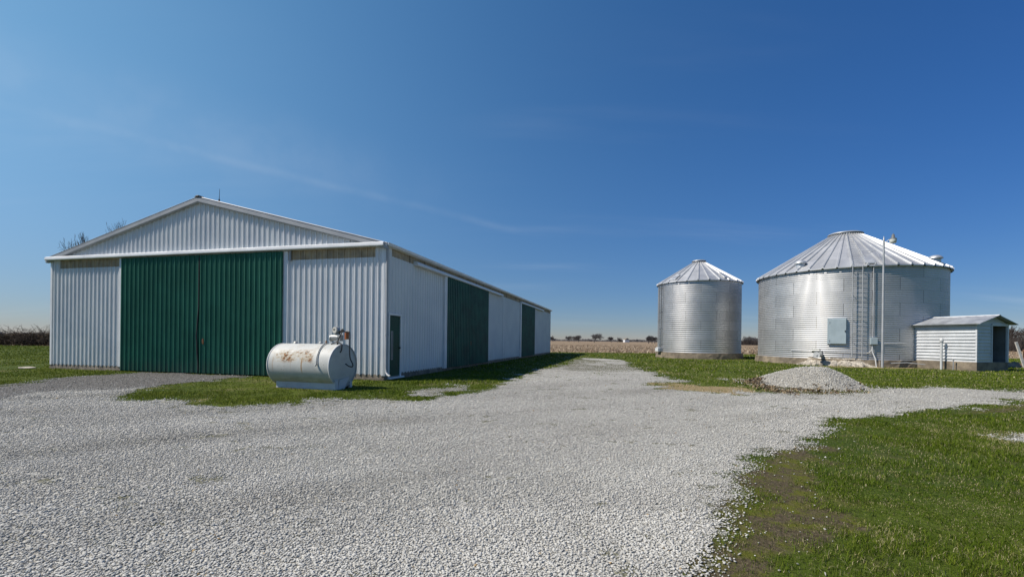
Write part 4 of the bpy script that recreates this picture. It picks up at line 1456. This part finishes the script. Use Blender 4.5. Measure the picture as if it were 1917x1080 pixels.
def scatter(n, x0, x1, y0, y1):
    return rng.uniform(x0, x1, n), rng.uniform(y0, y1, n)


def wedge(x, y, m=3.2):
    return np.abs(x) < 1.16 * y + m


# crushed stone of the yard: dense near the lens, thinning into the shaded sheet
allp, alls, icos = [], [], []
for (y0, y1, dens, smin, smax) in ((1.6, 3.6, 6200, 0.0055, 0.0135), (3.6, 6.0, 4600, 0.006, 0.0145), (6.0, 9.5, 2000, 0.008, 0.0175), (9.5, 15, 620, 0.011, 0.023), (15, 30, 90, 0.018, 0.034)):
    xw = 1.16 * y1 + 3.2
    n = int(2 * xw * (y1 - y0) * dens)
    x, y = scatter(int(n * (y1 - y0 * 0.8) / (y1 - y0) * 1.1), -xw, xw, y0 * 0.8, y1 * 1.12)
    jy = y * (1 + rng.uniform(-0.14, 0.14, len(y)))
    kp = wedge(x, y) & ~built(x, y) & (jy > y0) & (jy < y1)
    x, y = x[kp], y[kp]
    c = cover(x, y)
    ap = apron_cover(x, y)
    pk = np.clip((c - 0.15) * 1.5, 0.0, 1) * (1 - 0.93 * ap) * (0.72 + 0.5 * (fbm(x, y, 1.7, 71) > 0.42))
    pk *= 1 - 0.75 * smudge(x, y)
    # a few strays roll out on to the grass
    pk = np.maximum(pk, np.where((c <= 0.15) & (sdf(x, y, GRAVEL) > -0.6), 0.006, 0))
    kp = rng.random(len(x)) < pk
    x, y = x[kp], y[kp]
    s = smin + (smax - smin) * rng.random(len(x)) ** 2.2 * rng.uniform(0.9, 1.2, len(x))
    allp.append(np.stack([x, y, 0.006 + s * 0.25], 1)); alls.append(s); icos.append(y < 3.9)
P3 = np.concatenate(allp); S3 = np.concatenate(alls); I3 = np.concatenate(icos)
tag(stones('gravel_stones', P3[I3], S3[I3], True), kind='stuff')
tag(stones('gravel_stones', P3[~I3], S3[~I3], False), kind='stuff')
# darker chips on the worn apron
x, y = scatter(16000, -24, -8, 5, 18.5)
kp = (apron_cover(x, y) > 0.4) & (cover(x, y) > 0.3) & wedge(x, y) & ~built(x, y)
x, y = x[kp], y[kp]
tag(stones('gravel_stones', np.stack([x, y, np.full(len(x), 0.012)], 1), rng.uniform(0.012, 0.024, len(x)), False, tint=np.clip(rng.normal(0.05, 0.12, len(x)), 0, 0.5)), kind='stuff')


def blades(name, x, y, h, wd, tint, mat='blade', z=None, lean=0.45, droop=0.5):
    n = len(x)
    yaw = rng.uniform(0, 2 * PI, n)
    ld = rng.uniform(0, 2 * PI, n)
    l1 = np.abs(rng.normal(0, lean, n)) * h
    dx, dy = np.cos(yaw), np.sin(yaw)
    lx, ly = np.cos(ld), np.sin(ld)
    z = np.zeros(n) if z is None else z
    B = np.stack([x, y, z - 0.003], 1)
    W = np.stack([dx, dy, 0 * dx], 1) * (wd / 2)[:, None]
    Mid = B + np.stack([lx * l1 * 0.4, ly * l1 * 0.4, h * 0.6], 1)
    T = B + np.stack([lx * l1 * (1 + droop), ly * l1 * (1 + droop), h * (1 - 0.25 * np.minimum(l1 / h, 1.5))], 1)
    V = np.stack([B - W, B + W, Mid - W * 0.75, Mid + W * 0.75, T], 1).reshape(-1, 3)
    o = (np.arange(n) * 5)[:, None]
    F_ = np.concatenate([o + np.array([0, 1, 3]), o + np.array([0, 3, 2]), o + np.array([2, 3, 4])], 0)
    return np_mesh(name, V, F_, mat, {'tint': np.repeat(tint, 5)})


gxs, gys, ghs, gws, gts = [], [], [], [], []
for (y0, y1, dens, hh, ww) in ((1.8, 4.5, 8500, 0.045, 0.0038), (4.5, 8, 4600, 0.046, 0.0054), (8, 13, 1700, 0.048, 0.009), (13, 20, 480, 0.055, 0.018), (20, 34, 110, 0.07, 0.04), (34, 60, 45, 0.08, 0.065)):
    xw = min(1.16 * y1 + 3.2, 70)
    ya, yb = y0 * 0.8, y1 * 1.12
    n = int(2 * xw * (yb - ya) * dens)
    x, y = scatter(n, -xw, xw, ya, yb)
    jy = y * (1 + rng.uniform(-0.14, 0.14, n))
    kp = wedge(x, y) & ~built(x, y) & (y < field_edge(x)) & (jy > y0) & (jy < y1)
    # skip what stays out of sight behind the barn
    u, v = barn_uv(x, y)
    kp &= ~((u > 0) & (v > 16.0) & (y < 40) & (x > -1.0 * y + 2)) | (x > 0)
    x, y = x[kp], y[kp]
    c = cover(x, y)
    pk = np.clip(1.25 - c * 1.9, 0.0, 1)
    pk *= 1 - 0.86 * np.clip(dirt_of(x, y) * 1.3 - 0.3, 0, 1)
    clump = fbm(x, y, 5.0, 81)
    pk *= (0.22 + 0.9 * ss(clump, 0.34, 0.6)) * (0.35 + 0.75 * ss(fbm(x, y, 0.45, 85), 0.3, 0.6))
    # seedlings in the gravel
    pk = np.maximum(pk, np.where(c > 0.5, 0.05 * ss(fbm(x, y, 2.6, 91), 0.58, 0.72), 0) * np.where(y > 17, 12 * ss(fbm(x, y, 0.8, 93), 0.45, 0.6), 1))
    kp = rng.random(len(x)) < pk
    x, y, c, clump = x[kp], y[kp], c[kp], clump[kp]
    n = len(x)
    lush = fbm(x, y, 0.8, 95)
    h = hh * rng.uniform(0.45, 1.25, n) * (0.6 + 0.9 * ss(lush, 0.3, 0.7)) * np.where(c > 0.4, 0.5, 1) * (1 - 0.6 * np.clip(dirt_of(x, y), 0, 1))
    h = np.where((x < -8) & (y > 12), h * 0.75, h)
    t = np.clip(rng.normal(0.40, 0.17, n) + (lush - 0.5) * 0.3 - np.where((x > 0) & (y < 16), 0.13, 0), 0, 0.8)
    tn = tan_of(x, y)
    straw = rng.random(n) < (np.where(x > 0, 0.19 + 0.36 * ss(fbm(x, y, 1.7, 97), 0.48, 0.66), 0.05) + 0.7 * tn)
    t = np.where(straw, rng.uniform(0.85, 1.0, n), t)
    t = np.where((x < -5) & ~straw, np.clip(t + 0.24, 0, 0.82), t)
    gxs.append(x); gys.append(y); ghs.append(np.where(straw, h * 0.6, h)); gws.append(ww * rng.uniform(0.6, 1.3, n)); gts.append(t)
gx_, gy_, gh_, gw_, gt_ = map(np.concatenate, (gxs, gys, ghs, gws, gts))
tag(blades('grass', gx_, gy_, gh_, gw_, gt_, lean=0.55), kind='stuff')

# corn stubble and husks lying in the field
n = 60000
y = 55 + 110 * rng.random(n) ** 1.5
x = rng.uniform(-1, 1, n) * 1.16 * y
row = np.round(x / 0.76) * 0.76 + rng.normal(0, 0.12, n)
kp = (y > field_edge(x) + 0.2) & (x > -75)
x, y = row[kp], y[kp]
n = len(x)
tag(blades('corn_stubble', x, y, rng.uniform(0.05, 0.34, n) * (1 + (rng.random(n) < 0.04) * 0.6), rng.uniform(0.03, 0.12, n), rng.random(n), 'stalk', lean=0.9), kind='stuff')

# ------------------------------------------------------------------ gravel heap
heap = empty('gravel_pile', (10.55, 15.95, 0))
tag(heap, 'low pale heap of crushed stone on the grass in front of the wide bin', 'gravel pile')


def heap_h(x, y):
    # local frame: a along the sight-wise left/right axis
    a = x * 0.835 - y * 0.55
    b = x * 0.55 + y * 0.835
    a = a - 0.12
    ra = np.where(a > 0, 1.30, 1.95)
    d = np.sqrt((a / ra) ** 2 + (b / 1.5) ** 2)
    h = 0.65 * np.clip(1 - (d / 1.1) ** 1.75, 0, 1) ** 1.15
    h += (fbm(x, y, 1.6, 101) - 0.5) * 0.14 * np.clip(1.1 - d, 0, 1) + (fbm(x, y, 6, 103) - 0.5) * 0.05 * (d < 1.1)
    return np.where(d < 1.12, h, -0.05)


hx, hy, hf = grid_mesh(np.arange(-2.6, 2.6, 0.05), np.arange(-2.6, 2.6, 0.05))
hz = heap_h(hx, hy)
fm = (hz[hf] > -0.02).any(1)
used = np.unique(hf[fm]); re = np.full(len(hx), -1); re[used] = np.arange(len(used))
np_mesh('heap', np.stack([hx, hy, hz], 1)[used], re[hf[fm]], 'heap', {'weed': np.zeros(len(used))}, smooth=True, parent=heap)
n = 15000
x, y = scatter(n, -2.4, 2.4, -2.4, 2.4)
z = heap_h(x, y)
kp = (z > 0.0) | ((z > -0.1) & (rng.random(n) < 0.10))
x, y, z = x[kp], y[kp], np.maximum(z[kp], 0)
so_ = stones('stones', np.stack([x, y, z + 0.008], 1), rng.uniform(0.012, 0.032, len(x)), False, parent=heap, lay=0.3)
tag(so_, kind='stuff')
# dead leaves and stalks raked against its foot
n = 7000
x, y = scatter(n, 7.4, 12.3, 12.6, 17.5)
dd = np.clip(0.5 + sdf(x, y, PILEB) / 0.9, 0, 1) * (heap_h(x - 10.55, y - 15.95) < 0.16) * ss(fbm(x, y, 2.0, 111), 0.38, 0.62)
dd *= np.where(x * 0.835 - y * 0.55 < 0.3, 1.0, 0.35)
kp = rng.random(n) < dd
x, y = x[kp], y[kp]
hb = np.maximum(heap_h(x - 10.55, y - 15.95), 0)
lump = 0.18 * np.exp(-(((x - 8.95) / 0.38) ** 2 + ((y - 16.35) / 0.38) ** 2))
tag(blades('dead_leaves', x, y, rng.uniform(0.02, 0.09, len(x)), rng.uniform(0.02, 0.06, len(x)), rng.random(len(x)), 'leaf', z=hb + lump * rng.random(len(x)), lean=1.3), kind='stuff')
n = 500
x, y = 8.95 + rng.normal(0, 0.3, n), 16.35 + rng.normal(0, 0.3, n)
lump = 0.26 * np.exp(-(((x - 8.95) / 0.32) ** 2 + ((y - 16.35) / 0.32) ** 2))
tag(blades('dead_leaves', x, y, rng.uniform(0.03, 0.12, n), rng.uniform(0.02, 0.06, n), rng.random(n), 'leaf', z=lump * rng.random(n), lean=1.2), kind='stuff')

# flat pale stones on the lawn by the barn's left corner
mb = MB()
sp_ = rng.normal(size=(1, 3))
v = ICO_V * np.array([0.42, 0.22, 0.06]) * (1 + rng.uniform(-0.15, 0.15, (12, 1)))
mb.add([tuple(p) for p in v], [tuple(f) for f in ICO_F])
tag(mb.build('flat_rock', 'limestone', loc=(-20.6, 19.3, 0.03), bevel=0.02), 'flat pale rock half sunk in the lawn left of the barn', 'rock')


# ------------------------------------------------------------------ bare trees and brush
def branchy(rs, height, r0, levels, spread, kids, up=0.25, trunk_frac=0.3, wob=0.18, shrink=0.62):
    """returns (limbs, twigs): lists of (p0, p1, r0, r1)"""
    limbs, twigs = [], []

    def grow(p, d, L, r, lv):
        n = 3 if lv < 2 else 2
        for i in range(n):
            d2 = (d + Vector((rs.gauss(0, wob), rs.gauss(0, wob), rs.gauss(0, wob * .6) + up * 0.12))).normalized()
            q = p + d2 * (L / n)
            r2 = r * (0.86 if lv else 0.9)
            (limbs if lv < 2 else twigs).append((p, q, r, r2))
            p, d, r = q, d2, r2
            if lv < levels and (i > 0 or lv > 0):
                for _ in range(kids[min(lv, len(kids) - 1)] if i == n - 1 else max(1, kids[min(lv, len(kids) - 1)] // 2)):
                    ax = Vector((rs.gauss(0, 1), rs.gauss(0, 1), rs.gauss(0, 1)))
                    ax = (ax - ax.dot(d) * d).normalized()
                    a = rs.uniform(0.35, 1.0) * spread
                    nd = (d * math.cos(a) + ax * math.sin(a) + Vector((0, 0, up * 0.3))).normalized()
                    grow(p.copy(), nd, L * shrink * rs.uniform(0.75, 1.15), r * 0.62, lv + 1)
    grow(Vector((0, 0, -0.1)), Vector((rs.gauss(0, .04), rs.gauss(0, .04), 1)).normalized(), height * trunk_frac, r0, 0)
    return limbs, twigs


def seg_mesh(name, segs, mat, parent, minr, sides=3):
    P0 = np.array([s[0] for s in segs]); P1 = np.array([s[1] for s in segs])
    r0 = np.maximum([s[2] for s in segs], minr); r1 = np.maximum([s[3] for s in segs], minr)
    d = P1 - P0
    d /= np.linalg.norm(d, axis=1, keepdims=True) + 1e-9
    up = np.where(np.abs(d[:, 2:3]) < 0.9, np.array([[0, 0, 1.0]]), np.array([[1.0, 0, 0]]))
    a = np.cross(d, up); a /= np.linalg.norm(a, axis=1, keepdims=True)
    b = np.cross(d, a)
    V = []
    for P, r in ((P0, r0), (P1, r1)):
        for j in range(sides):
            t = 2 * PI * j / sides
            V.append(P + (a * math.cos(t) + b * math.sin(t)) * r[:, None])
    V = np.stack(V, 1)
    o = (np.arange(len(segs)) * 2 * sides)[:, None]
    F_ = np.concatenate([o + np.array([j, (j + 1) % sides, sides + (j + 1) % sides, sides + j]) for j in range(sides)], 0)
    return np_mesh(name, V.reshape(-1, 3), F_, mat, parent=parent)


def bare_tree(loc, height, seed, label, mat_l='bark', mat_t='twig', levels=5, spread=0.8, kids=(4, 3, 3, 2), minr=0.008, r0=None, group=None, up=0.25, trunk_frac=0.32, wide=1.0):
    rs = random.Random(seed)
    t = empty('bare_tree', loc, rs.uniform(0, 6))
    tag(t, label, 'tree', group)
    li, tw = branchy(rs, height, r0 or height * 0.028, levels, spread, kids, up, trunk_frac)
    top = max(s[1].z for s in li + tw)
    k2 = height / top
    fix = lambda S: [(Vector((a.x * k2 * wide, a.y * k2 * wide, a.z * k2)), Vector((b.x * k2 * wide, b.y * k2 * wide, b.z * k2)), r * k2, q * k2) for a, b, r, q in S]
    seg_mesh('trunk', fix(li), mat_l, t, minr * 1.6, 6)
    seg_mesh('crown', fix(tw), mat_t, t, minr, 3)
    return t


bare_tree((-39.7, 42.2, 0), 10.9, 12, 'bare tree top showing low above the left end of the barn roof', minr=0.009, wide=0.42)
bare_tree((-36.9, 42.4, 0), 12.4, 23, 'bare tree top showing higher up the left slope of the barn roof', minr=0.009, wide=0.42)

# far trees along the horizon: (bearing tangent, distance, height, width factor, label)
far = [
    (0.1806, 400, 8.2, 1.5, 'broad round dark bare tree, tallest on the far horizon between barn and bins'),
    (0.2190, 430, 5.6, 1.5, 'low rounded bare tree on the horizon midway between barn and small bin'),
    (0.2320, 450, 5.2, 1.3, 'small reddish bare tree just right of the low rounded horizon tree'),
    (0.1255, 470, 6.6, 1.4, 'bare tree of the left cluster on the horizon nearest the barn corner'),
    (0.1365, 455, 6.0, 1.6, 'wide bare tree in the middle of the left horizon cluster'),
    (0.1460, 440, 6.8, 1.3, 'bare tree at the right end of the left horizon cluster'),
    (0.0905, 520, 6.8, 0.9, 'lone bare tree on the horizon right beside the barn far corner'),
    (0.3005, 300, 5.6, 1.0, 'bare tree on the horizon standing off left of the small bin'),
    (0.3085, 310, 5.0, 0.9, 'bare tree on the horizon close against the left edge of small bin'),
    (0.3150, 305, 5.2, 1.0, 'bare tree on the horizon partly cut off by the small bin'),
]
for i, (tg, D, h, wd, lb) in enumerate(far):
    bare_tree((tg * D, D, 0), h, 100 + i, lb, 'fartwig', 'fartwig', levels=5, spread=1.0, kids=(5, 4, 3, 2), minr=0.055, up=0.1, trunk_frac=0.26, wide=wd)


# woods that read as one mass
def woods(name, segs_at, mat, minr):
    allseg = []
    for x, y, h, seed, wd in segs_at:
        rs = random.Random(seed)
        li, tw = branchy(rs, h, h * 0.02, 4, 0.85, (4, 3, 2), 0.3, 0.34)
        S = li + tw
        k2 = h / max(s[1].z for s in S)
        o = Vector((x, y, 0))
        allseg += [(o + Vector((a.x * wd, a.y * wd, a.z)) * k2, o + Vector((b.x * wd, b.y * wd, b.z)) * k2, r * k2, q * k2) for a, b, r, q in S]
    return tag(seg_mesh(name, allseg, mat, None, minr, 3), kind='stuff')


rs = random.Random(77)
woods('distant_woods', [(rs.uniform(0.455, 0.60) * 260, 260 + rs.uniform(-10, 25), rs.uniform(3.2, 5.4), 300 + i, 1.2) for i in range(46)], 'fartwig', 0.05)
woods('distant_woods', [(rs.uniform(1.055, 1.36) * 118, 118 + rs.uniform(-6, 14), rs.uniform(5.0, 8.0), 400 + i, 1.0) for i in range(44)], 'twig', 0.028)
# undergrowth below those woods and a ragged strip right along the horizon
segs = []
for i in range(5200):
    x = rs.uniform(1.05, 1.38) * 116; y = 114 + rs.uniform(-3, 8)
    h = rs.uniform(1.2, 3.8)
    p = Vector((x, y, 0)); q = p + Vector((rs.gauss(0, .5), rs.gauss(0, .5), h))
    segs.append((p, q, 0.05, 0.025))
for i in range(2600):
    x = rs.uniform(0.45, 0.61) * 255; y = 252 + rs.uniform(-3, 8)
    p = Vector((x, y, 0)); segs.append((p, p + Vector((rs.gauss(0, .4), rs.gauss(0, .4), rs.uniform(0.8, 3.2))), 0.10, 0.05))
tag(seg_mesh('distant_brush', segs, 'twig', None, 0.025, 3), kind='stuff')
segs = []
for i in range(9000):
    D = rs.uniform(900, 1300)
    tg = rs.uniform(-1.2, 1.3)
    hh = 3.0 + 5.0 * float(vnoise(np.array([tg * 55.0]), np.array([0.5]), 6)[0]) ** 2
    p = Vector((tg * D, D, 0)); segs.append((p, p + Vector((rs.gauss(0, 2), 0, hh * rs.uniform(0.7, 1.1))), 1.4, 0.5))
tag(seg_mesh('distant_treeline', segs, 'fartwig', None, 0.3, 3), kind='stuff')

# small far farmhouse
fh = tag(empty('farmhouse', (0.2515 * 620, 620, 0), 0.2), 'tiny white farmhouse far off on the horizon beyond the field', 'house')
mb = MB(); mb.box((-3.2, -3, 0), (3.2, 3, 3.4)); mb.build('wall', 'trim', fh)
mb = MB(); mb.prism([(-3.5, 3.4), (0, 5.6), (3.5, 3.4)], lambda p: (p[0], -3.4, p[1]), lambda p: (p[0], 3.4, p[1])); mb.build('roof', 'board', fh)

# bramble hedge at the far left edge of the lawn
segs = []
for i in range(5200):
    x = rs.uniform(-84, -50); y = 58.6 + rs.uniform(0, 3.0)
    top = 1.25 + 0.9 * float(fbm(np.array([x]), np.array([y]), 0.35, 15)[0])
    p = Vector((x, y, rs.uniform(0, top * 0.55)))
    d = Vector((rs.gauss(0, 0.55), rs.gauss(0, 0.45), 1.0)).normalized()
    L = rs.uniform(0.5, 1.3) * top * (1.18 if rs.random() < 0.06 else 0.8)
    r = rs.uniform(0.010, 0.026)
    for q in range(4):
        d = (d + Vector((rs.gauss(0, .28), rs.gauss(0, .28), -0.30))).normalized()
        p2 = p + d * (L / 3)
        if p2.z > top * 1.45: d.z = -0.3
        segs.append((p, p2, r, r * 0.85))
        p, r = p2, r * 0.85
hedge = empty('bramble_hedge', (0, 0, 0))
tag(hedge, 'dark tangled leafless bramble hedge behind the lawn at far left', 'hedge')
seg_mesh('canes', segs, 'cane', hedge, 0.012, 3)
n = 16000
x = rng.uniform(-84, -50, n); y = 58.5 + rng.uniform(0, 2.6, n)
z = rng.uniform(0, 1, n) * (1.0 + 0.9 * fbm(x, y, 0.35, 15))
lf = blades('dead_foliage', x, y, rng.uniform(0.05, 0.22, n), rng.uniform(0.05, 0.16, n), rng.random(n) ** 1.8 * 0.75, 'leaf', z=z, lean=1.2)
lf.parent = hedge

# leaning plank and rusty iron at the right edge
mb = MB()
mb.box((-0.085, -0.03, -0.05), (0.085, 0.03, 1.76))
pl = tag(mb.build('leaning_plank', 'wood', loc=(34.12, 30.2, 0), bevel=0.006), 'pale weathered plank leaning left at the right edge beyond the shed', 'plank')
pl.rotation_euler = (R(-6), R(-13), 0)
mb = MB()
mb.tube([(0, 0, -0.05), (-0.08, 0, 1.2)], 0.07, 10)
mb.tube([(-0.05, 0, 0.9), (0.7, 0.1, 1.15), (1.3, 0.15, 0.1)], 0.06, 10)
mb.box((-0.2, -0.12, 0.0), (0.2, 0.12, 0.25))
tag(mb.build('rusty_frame', 'rusty', loc=(34.5, 30.5, 0)), 'rusty iron frame just behind the leaning plank at right edge', 'scrap iron')

# low heap of rubble in the shade beyond the shed
rx, ry, rf = grid_mesh(np.arange(-2.4, 2.41, 0.06), np.arange(-1.0, 1.01, 0.06))
rz = 0.5 * np.exp(-(rx / 1.5) ** 2 - (ry / 0.5) ** 2) * (0.45 + 0.9 * fbm(rx, ry, 2.2, 131)) + (fbm(rx, ry, 7.5, 133) - 0.5) * 0.22 * np.exp(-(rx / 1.8) ** 2 - (ry / 0.6) ** 2) - 0.05
tag(np_mesh('rubble_heap', np.stack([rx, ry, rz], 1), rf, 'concrete', loc=(33.4, 30.9, 0)), 'low heap of broken grey concrete rubble in the shade right of the shed', 'rubble')
